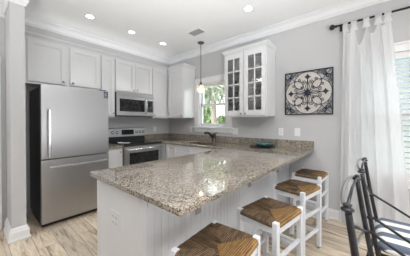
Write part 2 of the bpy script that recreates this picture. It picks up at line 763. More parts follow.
# hall door: casing and a panelled leaf
m = MB()
m.box(.401, .425, -2.985, -2.895, 0, 2.07, .004)
m.box(.401, .425, -3.88, -3.79, 0, 2.07, .004)
m.box(.401, .427, -3.88, -2.895, 1.98, 2.07, .004)
dr = struct(m.build('door_1', 'trim_white', origin=(.4, -3.4, 0)))
m = MB()
m.box(.402, .412, -3.79, -2.986, .01, 1.98)
for z0, z1 in ((.15, .85), (1.0, 1.85)):
    for y0, y1 in ((-3.70, -3.43), (-3.34, -3.07)):
        m.box(.412, .418, y0, y1, z0, z1, .004)
m.build('door_leaf', 'trim_white', dr)


# windows ------------------------------------------------------------
def window(name, W, mid, cas, sill_x, apron=True):
    x0, x1, z0, z1 = W
    m = MB()
    f = .03
    m.box(x0 + .001, x0 + f, .001, .119, z0 + .001, z1 - .001)
    m.box(x1 - f, x1 - .001, .001, .119, z0 + .001, z1 - .001)
    m.box(x0 + .001, x1 - .001, .001, .119, z1 - f, z1 - .001)
    m.box(x0 + .001, x1 - .001, .001, .119, z0 + .001, z0 + f)
    root = struct(m.build(name, 'trim_white', origin=((x0 + x1) / 2, 0, z0)))
    m = MB()
    m.box(x0 - cas, x0 + .008, -.02, -.001, z0 - .02, z1 + .001, .004)
    m.box(x1 - .008, x1 + cas, -.02, -.001, z0 - .02, z1 + .001, .004)
    m.box(x0 - cas, x1 + cas, -.022, -.001, z1 - .008, z1 + cas, .004)
    m.box(x0 - cas - .01, x1 + cas + .01, -.032, -.001, z1 + cas - .02, z1 + cas + .006, .004)
    m.build('window_casing', 'trim_white', root)
    m = MB()
    m.box(x0 - sill_x, x1 + sill_x, -.045, .05, z0 - .025, z0 + .002, .004)
    if apron:
        m.box(x0 - sill_x + .02, x1 + sill_x - .02, -.018, -.001, z0 - .10, z0 - .024, .004)
    m.build('window_sill', 'trim_white', root)
    for nm, a0, a1, yy in (('upper_sash', mid - .02, z1 - f, .075), ('lower_sash', z0 + f, mid + .02, .04)):
        s = .042
        m = MB()
        m.box(x0 + f, x0 + f + s, yy, yy + .03, a0, a1, .003)
        m.box(x1 - f - s, x1 - f, yy, yy + .03, a0, a1, .003)
        m.box(x0 + f, x1 - f, yy, yy + .03, a0, a0 + s, .003)
        m.box(x0 + f, x1 - f, yy, yy + .03, a1 - s, a1, .003)
        sa = m.build('window_sash', 'trim_white', root)
        m = MB()
        m.box(x0 + f + s, x1 - f - s, yy + .012, yy + .016, a0 + s, a1 - s)
        m.build('window_pane', 'window_glass', sa)
    return root


window('window_1', W1, 1.645, .10, .12)
window('window_2', W2, 1.38, .09, .11)

# ------------------------------------------------------------------ cabinets
def shaker(parent, T, u0, u1, z0, z1, w, knob=None, rail=.058, name='door', split=None):
    """framed door: four rails round a sunk panel with a bevelled inner lip"""
    m = MB(T)
    t = .02
    m.box(u0, u0 + rail, w, w + t, z0, z1, .0025)
    m.box(u1 - rail, u1, w, w + t, z0, z1, .0025)
    m.box(u0 + rail, u1 - rail, w, w + t, z0, z0 + rail, .0025)
    m.box(u0 + rail, u1 - rail, w, w + t, z1 - rail, z1, .0025)
    m.box(u0 + rail - .002, u1 - rail + .002, w, w + .005, z0 + rail - .002, z1 - rail + .002)
    # inner moulding lip
    l = .012
    a0, a1, c0, c1 = u0 + rail, u1 - rail, z0 + rail, z1 - rail
    if a1 - a0 > .05 and c1 - c0 > .04:
        m.box(a0, a0 + l, w + .004, w + .012, c0, c1)
        m.box(a1 - l, a1, w + .004, w + .012, c0, c1)
        m.box(a0 + l, a1 - l, w + .004, w + .012, c0, c0 + l)
        m.box(a0 + l, a1 - l, w + .004, w + .012, c1 - l, c1)
    d = m.build(name, 'cabinet_white', parent)
    if knob:
        add_knob(d, T, knob[0], w + t, knob[1])
    return d


def add_knob(d, T, u, w, z):
    m = MB()
    c = T(u, w, z)
    ax = T(0, 1, 0)
    m.lathe(c, [(0, 0), (.008, 0), (.006, .008), (.007, .012), (.0145, .016), (.016, .021), (.013, .027), (0, .029)], ax, 14)
    k = m.build('knob', 'nickel', d)
    return k


def wall_cabinet(name, label, T, u0, u1, z0, z1, depth, doors, body_extra=None):
    c = T((u0 + u1) / 2, depth / 2, z0)
    root = thing(name, label, 'cabinet', c)
    m = MB(T)
    m.box(u0 + .0008, u1 - .0008, .002, depth - .022, z0, z1, .001)
    m.box(u0 + .0008, u1 - .0008, depth - .04, depth - .0205, z0 - .012, z0 + .03, .002)
    if body_extra:
        body_extra(m)
    m.build('cabinet_body', 'cabinet_white', root)
    for dd in doors:
        shaker(root, T, dd[0], dd[1], dd[2], dd[3], depth - .02, dd[4])
    return root


ZD = ZT - .012
# above the fridge
wall_cabinet('wall_cabinet', 'white two-door wall cabinet above the steel refrigerator', TA, -2.69, -1.725, 1.815, ZT, DU,
             [(-2.645, -2.215, 1.835, ZD, (-2.25, 1.875)), (-2.165, -1.745, 1.835, ZD, (-2.13, 1.875))])
# narrow one beside the microwave
wall_cabinet('wall_cabinet', 'narrow white wall cabinet between refrigerator and microwave', TA, -1.724, YRL - .002, ZUB, ZT, DU,
             [(-1.715, YRL - .012, ZUB + .012, ZD, (YRL - .04, ZUB + .06))])
# above the microwave
wall_cabinet('wall_cabinet', 'white two-door wall cabinet above the microwave', TA, YRL, YR, 1.835, ZT, DU,
             [(YRL + .008, YRL + .378, 1.85, ZD, (YRL + .345, 1.89)), (YRL + .384, YR - .008, 1.85, ZD, (YRL + .417, 1.89))])
# right of the microwave, into the corner
wall_cabinet('wall_cabinet', 'white single-door wall cabinet right of the microwave, against the corner', TA, YR + .002, -.003, ZUB, ZT, DU,
             [(YR + .012, -DU - .008, ZUB + .012, ZD, (YR + .045, ZUB + .05))])
wall_cabinet('wall_cabinet', 'white single-door corner wall cabinet beside the sink window', TB, DU + .002, .864, ZUB, ZT, DU,
             [(DU + .06, .85, ZUB + .012, ZD, (.815, ZUB + .05))])

# crown moulding over that run
def cab_crown(m, T, u0, u1, depth, ret0=False, ret1=True, z0=ZT):
    prof = [(0, z0 + .001), (.006, z0 + .001), (.010, z0 + .015), (.018, z0 + .022), (.032, z0 + .036), (.042, z0 + .046), (.044, z0 + .06), (0, z0 + .06)]
    return prof


prof = cab_crown(None, None, 0, 0, 0)
m = MB()
sweep(m, [(DU - .02, -2.70), (DU - .02, -DU + .02), (.864, -DU + .02), (.864, -.004)], prof)
o = m.build('crown_molding', 'cabinet_white', origin=(DU, -1.4, ZT))
tag(o, 'white crown molding along the top of the corner wall cabinets', 'molding')

# glass-front cabinet
G0, G1 = 1.862, 2.600
ZG = ZT
gc = thing('glass_front_cabinet', 'white wall cabinet with two mullioned glass doors', 'cabinet', ((G0 + G1) / 2, -.17, ZUB))
m = MB(TB)
t = .018
m.box(G0, G0 + t, .002, DU - .022, ZUB, ZG)
m.box(G1 - t, G1, .002, DU - .022, ZUB, ZG)
m.box(G0 + t, G1 - t, .002, .012, ZUB, ZG)
m.box(G0 + t, G1 - t, .012, DU - .022, ZUB, ZUB + t)
m.box(G0 + t, G1 - t, .012, DU - .022, ZG - t, ZG)
m.box(G0, G1, DU - .04, DU - .0205, ZUB - .012, ZUB + .02, .002)
gm = (G0 + G1) / 2
m.box(gm - .03, gm + .03, DU - .04, DU - .0215, ZUB + t, ZG - t)
m.build('cabinet_body', 'cabinet_white', gc)
SH = [ZUB + .26, ZUB + .51, ZUB + .76]
for z in SH:
    m = MB(TB); m.box(G0 + t + .001, G1 - t - .001, .013, DU - .06, z - .016, z, .001)
    m.build('shelf', 'cabinet_white', gc)
for (a0, a1, kn) in ((G0 + .010, gm - .012, gm - .04), (gm + .012, G1 - .010, gm + .04)):
    m = MB(TB)
    r, w, tt = .062, DU - .02, .02
    z0, z1 = ZUB + .012, ZD
    m.box(a0, a0 + r, w, w + tt, z0, z1, .0025)
    m.box(a1 - r, a1, w, w + tt, z0, z1, .0025)
    m.box(a0 + r, a1 - r, w, w + tt, z0, z0 + r + .02, .0025)
    m.box(a0 + r, a1 - r, w, w + tt, z1 - r - .02, z1, .0025)
    d = m.build('door', 'cabinet_white', gc)
    m = MB(TB)
    b0, b1, c0, c1 = a0 + r, a1 - r, z0 + r + .02, z1 - r - .02
    m.box((b0 + b1) / 2 - .010, (b0 + b1) / 2 + .010, w + .003, w + .018, c0, c1, .002)
    for i in (1, 2, 3):
        zz = c0 + (c1 - c0) * i / 4
        m.box(b0, b1, w + .003, w + .018, zz - .010, zz + .010, .002)
    m.build('mullion', 'cabinet_white', d)
    m = MB(TB); m.box(b0, b1, w + .006, w + .009, c0, c1)
    m.build('pane', 'cabinet_glass', d)
    add_knob(d, TB, kn, w + tt, ZUB + .045)
m = MB()
sweep(m, [(G0, -.004), (G0, -DU + .02), (G1, -DU + .02), (G1, -.004)], prof)
m.build('crown_molding', 'cabinet_white', gc)

# glassware and crockery inside it
def tumbler(loc, h=.12, r=.034):
    m = MB()
    m.lathe(loc, [(0, .0), (r * .85, 0), (r, h), (r - .003, h), (r * .85 - .003, .006), (0, .006)], seg=16)
    return m


shelves = [ZUB + t] + SH
names = ['bottom', 'second', 'third', 'top']
for si, z in enumerate(shelves):
    g = 'glassware on the %s shelf of the glass-front cabinet' % names[si]
    n = 5
    for i in range(n):
        x = G0 + .085 + i * (G1 - G0 - .17) / (n - 1)
        if abs(x - gm) < .05:
            continue
        y = -.12 + random.uniform(-.03, .03)
        if si in (0, 2):
            o = tumbler((x, y, z + .0006), .13 if si == 0 else .11, .038).build('drinking_glass', 'clear_glass', origin=(x, y, z))
            tag(o, 'clear drinking glass on the %s shelf behind glass cabinet doors' % names[si], 'glass', g)
        elif si == 1:
            m = MB()
            m.lathe((x, y, z + .0006), [(0, 0), (.032, 0), (.03, .004), (.006, .008), (.0045, .07), (.02, .085), (.038, .12), (.036, .17), (.034, .17), (.035, .12), (.018, .09), (0, .085)], seg=16)
            o = m.build('wine_glass', 'clear_glass', origin=(x, y, z))
            tag(o, 'clear stemmed wine glass on the second shelf behind glass cabinet doors', 'glass', g)
        else:
            m = MB()
            m.lathe((x, y, z + .0006), [(0, 0), (.03, 0), (.033, .006), (.062, .06), (.065, .075), (.061, .075), (.056, .055), (.03, .012), (0, .010)], seg=18)
            o = m.build('bowl', 'porcelain', origin=(x, y, z))
            tag(o, 'small white bowl on the top shelf behind glass cabinet doors', 'bowl', g)
for i, (x, si) in enumerate([(gm + .115, 2), (gm + .12, 0)]):
    z = shelves[si] + .0006
    y = -.245
    m = MB()
    m.lathe((x, y, z), [(0, 0), (.03, 0), (.034, .008), (.058, .05), (.062, .066), (.058, .066), (.052, .048), (.03, .012), (0, .010)], seg=18)
    o = m.build('bowl', 'porcelain', origin=(x, y, z))
    tag(o, ['white bowl in front of the glasses on the third cabinet shelf', 'white bowl in front of the glasses on the bottom cabinet shelf'][i], 'bowl')

# ------------------------------------------------------------------ base cabinets
ZB = .872


def base_cabinet(name, label, T, u0, u1, depth, doors, drawers=(), side=False):
    root = thing(name, label, 'cabinet', T((u0 + u1) / 2, depth / 2, 0))
    m = MB(T)
    m.box(u0 + .001, u1 - .001, .003, depth - .022, .10, ZB - .002, .001)
    m.box(u0 + .001, u1 - .001, .003, depth - .09, 0.001, .10)
    m.build('cabinet_body', 'cabinet_white', root)
    for d in doors:
        shaker(root, T, d[0], d[1], d[2], d[3], depth - .0215, d[4])
    for d in drawers:
        shaker(root, T, d[0], d[1], d[2], d[3], depth - .0215, d[4], rail=.035, name='drawer')
    return root


DB = .62
base_cabinet('base_cabinet', 'narrow white base cabinet between refrigerator and range', TA, -1.775, YRL - .003, DB,
             [(-1.765, YRL - .012, .12, .855, (YRL - .05, .80))])
base_cabinet('base_cabinet', 'white corner base cabinet right of the range', TA, YR + .003, -.005, DB, [(YR + .012, -DB - .01, .12, .855, None)])
base_cabinet('base_cabinet', 'narrow white one-door base cabinet left of the sink', TB, DB + .003, .876, DB,
             [(DB + .03, .868, .12, .855, (.835, .79))])
# the sink base is open above, so the bowl hangs free inside it
sb = thing('sink_base_cabinet', 'wide white sink base cabinet below the faucet', 'cabinet', (1.35, -.3, 0))
m = MB(TB)
m.box(.878, .896, .003, DB - .022, .10, ZB - .002)
m.box(1.786, 1.804, .003, DB - .022, .10, ZB - .002)
m.box(.896, 1.786, .003, .015, .10, ZB - .002)
m.box(.896, 1.786, .015, DB - .022, .10, .12)
m.box(.896, 1.786, DB - .04, DB - .022, .12, ZB - .002)
m.box(.878, 1.804, .003, DB - .09, .001, .10)
m.build('cabinet_body', 'cabinet_white', sb)
for a0, a1, kn in ((.886, 1.305, 1.27), (1.317, 1.796, 1.35)):
    shaker(sb, TB, a0, a1, .12, .69, DB - .0215, (kn, .65))
    shaker(sb, TB, a0, a1, .70, .855, DB - .0215, None, rail=.035, name='drawer_front')
base_cabinet('base_cabinet', 'white base cabinet in the corner where the peninsula meets the window wall', TB, 1.807, 2.155, DB,
             [(1.815, 2.125, .12, .69, (2.09, .65))], [(1.815, 2.125, .70, .855, (1.97, .775))])

# peninsula
PX0, PX1, PY = 2.17, 2.80, -2.495
pn = thing('peninsula_cabinet', 'white peninsula base with beadboard bar side and smooth end panel', 'cabinet', (2.5, -1.4, 0))
m = MB()
m.box(PX0, PX1 - .016, PY + .02, -.64, .10, ZB - .002)
m.box(2.158, PX1 - .016, -.638, -.005, .001, ZB - .002)
m.box(PX0 + .07, PX1 - .016, PY + .02, -.64, .001, .10)
m.build('cabinet_body', 'cabinet_white', pn)
m = MB()
m.box(PX0 - .004, PX1 - .02, PY, PY + .0195, .001, ZB - .002, .002)
m.build('end_panel', 'panel_white', pn)
# beadboard bar side
m = MB()
y, pitch = PY + .03, .052
m.box(PX1 - .0155, PX1 - .0035, PY + .022, -.005, .001, ZB - .002)
while y < -.07:
    y2 = min(y + pitch - .004, -.045)
    m.box(PX1 - .0045, PX1 - .001, y, y2, .11, .80, .0012)
    y += pitch
m.build('beadboard_panel', 'panel_white', pn)
m = MB()
m.box(PX1 - .019, PX1 + .002, PY - .001, PY + .0275, .001, ZB - .002, .003)
m.build('corner_trim', 'panel_white', pn)
m = MB()
m.box(PX1 - .001, PX1 + .012, PY + .03, -.07, .80, ZB - .002, .003)
m.build('top_rail', 'panel_white', pn)
m = MB()
m.box(PX1 - .001, PX1 + .014, PY + .03, -.07, .001, .105, .003)
m.build('baseboard', 'panel_white', pn)
m = MB()
m.box(PX1 - .001, PX1 + .016, -.069, -.005, .001, ZB - .002, .003)
m.build('end_post', 'panel_white', pn)
for y in (-2.04, -1.24, -.46):
    m = MB()
    m.box(PX1 + .0125, PX1 + .018, y - .028, y + .028, .615, ZB - .003, .001)
    m.box(PX1 + .018, PX1 + .23, y - .028, y + .028, ZB - .009, ZB - .003, .001)
    m.prism([(PX1 + .018, ZB - .10), (PX1 + .018, ZB - .009), (PX1 + .11, ZB - .009)], 1, y - .003, y + .003)
    b = m.build('counter_bracket', 'stainless', pn)
    b['label'] = 'grey steel bracket under the counter overhang'
for x0, x1, kn in ((-2.44, -1.86, 0), (-1.85, -1.27, 0), (-1.26, -.68, 0)):
    TL = lambda u, w, z: Vector((PX0 - w, u, z))
    shaker(pn, TL, x0, x1, .12, .855, .001, (x1 - .04, .79))

# ------------------------------------------------------------------ granite worktops
def slab(outline, holes, z0, z1, name, parent=None, origin=(0, 0, 0), bev=.004, mat='granite'):
    cu = bpy.data.curves.new(name, 'CURVE')
    cu.dimensions = '2D'
    cu.fill_mode = 'BOTH'
    for pts in [outline] + holes:
        sp = cu.splines.new('POLY')
        sp.points.add(len(pts) - 1)
        for q, (x, y) in zip(sp.points, pts):
            q.co = (x, y, 0, 1)
        sp.use_cyclic_u = True
    cu.extrude = (z1 - z0) / 2 - bev
    cu.bevel_depth = bev
    cu.bevel_resolution = 2
    cu.offset = -bev
    tmp = bpy.data.objects.new('tmp', cu)
    COL.objects.link(tmp)
    dg = bpy.context.evaluated_depsgraph_get()
    me = bpy.data.meshes.new_from_object(tmp.evaluated_get(dg))
    bpy.data.objects.remove(tmp)
    bpy.data.curves.remove(cu)
    bm = bmesh.new()
    bm.from_mesh(me)
    bmesh.ops.remove_doubles(bm, verts=bm.verts[:], dist=.0003)
    off = world_loc(parent) if parent else Vector(origin)
    for v in bm.verts:
        v.co += Vector((0, 0, (z0 + z1) / 2)) - off
    bmesh.ops.recalc_face_normals(bm, faces=bm.faces[:])
    bm.to_mesh(me)
    bm.free()
    me.materials.clear()
    me.materials.append(M[mat])
    me.name = name
    o = bpy.data.objects.new(name, me)
    COL.objects.link(o)
    if parent:
        o.parent = parent
    else:
        o.location = off
    return o


def rounded(pts, rad):
    out = []
    n = len(pts)
    for i, pt in enumerate(pts):
        r = rad.get(i, 0)
        if not r:
            out.append(pt)
            continue
        c = Vector(pt)
        a = (Vector(pts[i - 1]) - c).normalized()
        b_ = (Vector(pts[(i + 1) % n]) - c).normalized()
        for k in range(7):
            tt = k / 6
            q = c + a * r * (1 - tt) ** 2 + b_ * r * tt ** 2
            out.append((q.x, q.y))
    return out


DC, XP0, XP1, YP = .644, 2.118, 3.155, -2.532
SK = (1.06, 1.64, -.54, -.15)
outl = rounded([(.003, -.003), (.003, YR + .004), (DC, YR + .004), (DC, -DC), (XP0, -DC), (XP0, YP), (XP1, YP), (XP1, -.003)], {4: .015, 5: .02, 6: .022})
hole = rounded([(SK[0], SK[2]), (SK[1], SK[2]), (SK[1], SK[3]), (SK[0], SK[3])], {0: .05, 1: .05, 2: .05, 3: .05})
ct = thing('granite_countertop', 'speckled beige granite countertop on the peninsula and window wall', 'countertop', (1.5, -.6, ZB))
slab(outl, [hole], ZB, ZC, 'counter_slab', ct)
for nm, bx in (('backsplash', (.024, XP1, -.0235, -.003)), ('backsplash', (.003, .0235, YR + .004, -.003))):
    m = MB(); m.box(bx[0], bx[1], bx[2], bx[3], ZC + .0005, 1.022, .003)
    m.build(nm, 'granite', ct)
c2 = thing('granite_countertop', 'small piece of granite countertop left of the range', 'countertop', (.3, -1.63, ZB))
m = MB(); m.box(.003, DC, -1.777, YRL - .004, ZB, ZC, .004); m.build('counter_slab', 'granite', c2)
m = MB(); m.box(.003, .0235, -1.777, YRL - .004, ZC + .0005, 1.022, .003); m.build('backsplash', 'granite', c2)

# sink and faucet
m = MB()
sk = thing('kitchen_sink', 'stainless undermount sink in the granite below the window', 'sink', (1.35, -.345, .70))
m = MB()
x0, x1, y0, y1 = SK[0] - .006, SK[1] + .006, SK[2] - .006, SK[3] + .006
m.box(x0, x1, y0, y1, .695, .70)
m.box(x0, x0 + .004, y0, y1, .70, ZB - .001)
m.box(x1 - .004, x1, y0, y1, .70, ZB - .001)
m.box(x0, x1, y0, y0 + .004, .70, ZB - .001)
m.box(x0, x1, y1 - .004, y1, .70, ZB - .001)
m.build('basin', 'sink_steel', sk)
m = MB(); m.lathe((1.35, -.34, .7005), [(0, 0), (.045, 0), (.045, .003), (.03, .004), (0, .001)]); m.build('drain', 'nickel', sk)

FX, FY = 1.445, -.09
fa = thing('faucet', 'brushed bronze single-lever kitchen faucet behind the sink', 'faucet', (FX, FY, ZC))
m = MB()
m.lathe((FX, FY, ZC + .0005), [(0, 0), (.042, 0), (.042, .008), (.034, .016), (.032, .11), (.037, .125), (.037, .15), (.027, .168), (0, .172)], seg=20)
m.build('faucet_body', 'oil_bronze', fa)
m = MB()
m.tube([(FX - .005, FY - .015, ZC + .085), (FX - .015, FY - .07, ZC + .135), (FX - .025, FY - .14, ZC + .185), (FX - .03, FY - .19, ZC + .205), (FX - .032, FY - .215, ZC + .195), (FX - .033, FY - .225, ZC + .165)], [.023, .021, .020, .021, .024, .024], 12)
m.build('spout', 'oil_bronze', fa)
m = MB()
m.tube([(FX + .01, FY, ZC + .155), (FX + .04, FY - .005, ZC + .175), (FX + .085, FY - .012, ZC + .185)], [.010, .008, .010], 10)
m.build('lever', 'oil_bronze', fa)

# teal dish
DX, DY = 2.475, -.20
m = MB()
m.lathe((DX, DY, ZC + .001), [(0, 0), (.135, 0), (.185, .008), (.19, .012), (.185, .013), (.13, .006), (0, .006)], seg=40)
o = m.build('serving_tray', 'brown_tray', origin=(DX, DY, ZC))
tag(o, 'flat dark brown round tray under the teal dish', 'tray')
m = MB()


def wavy(r, h, a, j):
    k = max(0, (r - .06) / .12)
    return r * (1 + .06 * k * math.sin(8 * a)), h + .010 * k * math.sin(8 * a + 1)


m.lathe((DX + .02, DY, ZC + .0085), [(0, 0), (.06, 0), (.09, .014), (.13, .036), (.152, .056), (.149, .060), (.125, .042), (.085, .02), (.055, .007), (0, .006)], seg=64, ripple=wavy)
o = m.build('serving_bowl', 'teal_glass', origin=(DX, DY, ZC + .008))
tag(o, 'teal glass dish with a wavy rim on the dark tray', 'dish')

# ------------------------------------------------------------------ refrigerator
FY0, FY1, FXF, FZ = -2.59, -1.805, .802, 1.745
fr = thing('refrigerator', 'tall stainless steel bottom-freezer refrigerator', 'refrigerator', (.45, (FY0 + FY1) / 2, 0))
m = MB()
m.box(.06, FXF - .075, FY0 + .004, FY1 - .004, .06, FZ - .02, .004)
m.build('cabinet_body', 'fridge_side', fr)
m = MB()
m.box(.10, FXF - .09, FY0 + .02, FY1 - .02, 0.001, .0595)
m.build('base_grille', 'black_matte', fr)
ZS = .835
for nm, z0, z1 in (('fridge_door', ZS + .006, FZ), ('freezer_drawer', .065, ZS - .006)):
    m = MB()
    m.box(FXF - .068, FXF, FY0, FY1, z0, z1, .007)
    d = m.build(nm, 'stainless', fr)
    m = MB()
    m.box(FXF - .074, FXF - .0685, FY0 + .012, FY1 - .012, z0 + .01, z1 - .01)
    m.build('door_gasket', 'black_matte', d)
    m = MB()
    if nm == 'fridge_door':
        yy = FY0 + .075
        m.tube([(FXF + .002, yy, z0 + .055), (FXF + .045, yy, z0 + .055)], .008, 10)
        m.tube([(FXF + .002, yy, z1 - .34), (FXF + .045, yy, z1 - .34)], .008, 10)
        m.box(FXF + .038, FXF + .056, yy - .014, yy + .014, z0 + .02, z1 - .30, .006)
    else:
        zz = z1 - .085
        m.tube([(FXF + .002, FY0 + .12, zz), (FXF + .045, FY0 + .12, zz)], .008, 10)
        m.tube([(FXF + .002, FY1 - .12, zz), (FXF + .045, FY1 - .12, zz)], .008, 10)
        m.box(FXF + .038, FXF + .056, FY0 + .07, FY1 - .05, zz - .014, zz + .014, .006)
    h = m.build('door_handle', 'stainless_bright', d)
    h['label'] = 'bright steel bar handle'
    if nm == 'fridge_door':
        m = MB(); m.lathe((FXF + .0003, FY1 - .045, z1 - .205), [(0, .002), (.010, .002), (.011, 0)], (1, 0, 0), 16)
        m.build('badge', 'nickel', d)
        m = MB(); m.lathe((FXF + .0003, FY1 - .04, z0 + .10), [(0, .002), (.008, .002), (.009, 0)], (1, 0, 0), 16)
        m.build('badge', 'nickel', d)
        m = MB()
        m.box(FXF + .0003, FXF + .0012, FY1 - .066, FY1 - .012, z1 - .105, z1 - .012)
        s = m.build('sticker', 'sticker_navy', d)
        s['label'] = 'navy blue energy sticker with pale lines'
        m = MB()
        for k in range(4):
            m.box(FXF + .0013, FXF + .0016, FY1 - .058, FY1 - .022 - .006 * (k % 2), z1 - .033 - k * .019, z1 - .028 - k * .019)
        m.build('sticker_print', 'plastic_white', s)
m = MB()
m.box(FXF - .10, FXF - .03, FY1 - .10, FY1 - .02, FZ + .0005, FZ + .016, .004)
m.build('hinge_cover', 'black_matte', fr)

# ------------------------------------------------------------------ range
RX = .665
rg = thing('range', 'stainless electric range with black glass cooktop', 'stove', (.33, (YR + YRL) / 2, 0))
a0, a1 = YRL + .002, YR - .002
m = MB()
m.box(.03, RX - .045, a0, a1, .02, ZC - .002, .002)
m.build('range_body', 'black_enamel', rg)
m = MB()
m.box(.03, RX - .012, a0 - .0, a1, ZC - .001, ZC + .012, .004)
ck = m.build('cooktop', 'cooktop_glass', rg)
for bx, by, br_ in ((.22, .19, .075), (.22, .57, .09), (.48, .19, .10), (.48, .57, .075)):
    m = MB()
    m.lathe((bx, a0 + by, ZC + .0122), [(br_ - .002, 0), (br_ - .002, .0005), (br_, .0005), (br_, 0)], seg=32)
    m.build('burner_ring', 'cord_grey', ck)
m = MB()
m.box(RX - .0115, RX, a0, a1, ZC - .026, ZC + .008, .004)
m.build('front_trim', 'black_enamel', rg)
m = MB()
m.box(.004, .07, a0, a1, ZC + .013, 1.01, .003)
m.build('vent_panel', 'black_enamel', rg)
m = MB()
m.prism([(.004, 1.011), (.085, 1.011), (.07, 1.165), (.05, 1.178), (.004, 1.178)], 1, a0, a1)
bgd = m.build('backguard', 'stainless', rg)
bgx = lambda z: .085 - (z - 1.011) / .154 * .015
m = MB()
m.prism([(bgx(1.045) + .0003, 1.045), (bgx(1.045) + .004, 1.045), (bgx(1.14) + .004, 1.14), (bgx(1.14) + .0003, 1.14)], 1, a0 + .245, a0 + .50)
m.build('display', 'display_black', bgd)
for yy in (.07, .155, .56, .635, .705):
    m = MB()
    m.lathe((bgx(1.092) + .0005, a0 + yy, 1.092), [(0, .026), (.018, .026), (.021, .020), (.022, .004), (.028, .003), (.029, 0)], (1, 0, .09), 18)
    k = m.build('knob', 'stainless_bright', bgd)
    m = MB()
    m.box(bgx(1.092) + .0262, bgx(1.092) + .031, a0 + yy - .004, a0 + yy + .004, 1.075, 1.112, .001)
    m.build('knob_grip', 'black_enamel', k)
m = MB()
m.box(RX - .044, RX, a0 + .002, a1 - .002, .24, ZC - .03, .005)
od = m.build('oven_door', 'stainless', rg)
m = MB()
m.box(RX + .0003, RX + .004, a0 + .085, a1 - .085, .33, .765, .001)
m.build('oven_window', 'oven_glass', od)
m = MB()
zz = .825
m.tube([(RX + .001, a0 + .06, zz), (RX + .045, a0 + .06, zz)], .011, 10)
m.tube([(RX + .001, a1 - .06, zz), (RX + .045, a1 - .06, zz)], .011, 10)
m.tube([(RX + .045, a0 + .025, zz), (RX + .05, (a0 + a1) / 2, zz + .003), (RX + .045, a1 - .025, zz)], .014, 12)
m.build('door_handle', 'stainless_bright', od)
m = MB()
m.box(RX - .044, RX - .004, a0 + .002, a1 - .002, .07, .232, .005)
m.build('storage_drawer', 'stainless', rg)
m = MB()
m.lathe((.40, a0 + .06, ZC + .0125), [(0, .006), (.03, .006), (.05, .016), (.056, .018), (.05, .012), (.032, 0), (0, 0)], seg=24)
m.box(.36, .44, a0 + .10, a0 + .22, ZC + .0135, ZC + .022, .003)
o = m.build('spoon_rest', 'porcelain', origin=(.40, a0 + .1, ZC + .0125))
tag(o, 'white spoon rest at the left side of the black cooktop', 'spoon rest')

# ------------------------------------------------------------------ microwave
MZ0, MZ1, MX = 1.398, 1.822, .395
mw = thing('microwave', 'stainless over-the-range microwave with black window', 'microwave', (.2, (YR + YRL) / 2, MZ0))
b0, b1 = YRL + .004, YR - .004
m = MB(); m.box(.005, MX - .03, b0, b1, MZ0, MZ1, .003); m.build('microwave_body', 'black_enamel', mw)
m = MB(); m.box(MX - .029, MX - .002, b0, b1, MZ1 - .055, MZ1, .003)
m.build('vent_strip', 'stainless', mw)
m = MB()
m.box(MX - .029, MX, b0, b1 - .155, MZ0 + .012, MZ1 - .057, .005)
md = m.build('microwave_door', 'stainless', mw)
m = MB(); m.box(MX + .0003, MX + .003, b0 + .05, b1 - .21, MZ0 + .085, MZ1 - .115, .001)
m.build('window', 'oven_glass', md)
m = MB()
yy = b1 - .185
m.tube([(MX + .001, yy, MZ0 + .05), (MX + .03, yy, MZ0 + .075), (MX + .042, yy, (MZ0 + MZ1) / 2 - .02), (MX + .03, yy, MZ1 - .115), (MX + .001, yy, MZ1 - .09)], .013, 12)
m.build('door_handle', 'stainless_bright', md)
m = MB(); m.box(MX - .029, MX - .001, b1 - .153, b1, MZ0 + .012, MZ1 - .057, .004)
cpn = m.build('control_panel', 'stainless', mw)
m = MB(); m.box(MX - .0007, MX + .002, b1 - .14, b1 - .02, MZ0 + .085, MZ1 - .115, .001)
kp = m.build('keypad', 'display_black', cpn)
m = MB()
for i in range(4):
    for j in range(3):
        m.box(MX + .0023, MX + .003, b1 - .13 + j * .036, b1 - .13 + j * .036 + .024, MZ0 + .10 + i * .026, MZ0 + .10 + i * .026 + .012)
m.build('keys', 'cord_grey', kp)
m = MB(); m.box(MX - .028, MX - .004, b0, b1, MZ0 - .001, MZ0 + .0105, .002); m.build('bottom_trim', 'black_enamel', mw)

# ------------------------------------------------------------------ outlets and switches
def plate(T, u, w, z, label, kind='outlet', wd=.072, ht=.118, n=1, mat='plastic_white'):
    root = thing('wall_outlet' if kind == 'outlet' else 'light_switch', label, kind if kind == 'outlet' else 'switch', T(u, w, z))
    m = MB(T); m.box(u - wd / 2, u + wd / 2, w + .0005, w + .006, z - ht / 2, z + ht / 2, .0025)
    m.build('cover_plate', mat, root)
    for i in range(n):
        uu = u + (i - (n - 1) / 2) * .046
        if kind == 'outlet':
            for dz in (-.021, .021):
                m = MB(T); m.box(uu - .016, uu + .016, w + .0062, w + .008, z + dz - .014, z + dz + .014, .001)
                s = m.build('socket', mat, root)
                m = MB(T)
                m.box(uu - .008, uu - .005, w + .0082, w + .0086, z + dz - .003, z + dz + .007)
                m.box(uu + .005, uu + .008, w + .0082, w + .0086, z + dz - .003, z + dz + .007)
                m.build('slots', 'cord_grey', s)
        else:
            m = MB(T); m.box(uu - .016, uu + .016, w + .0062, w + .0095, z - .032, z + .032, .002)
            m.build('rocker', mat, root)
    return root


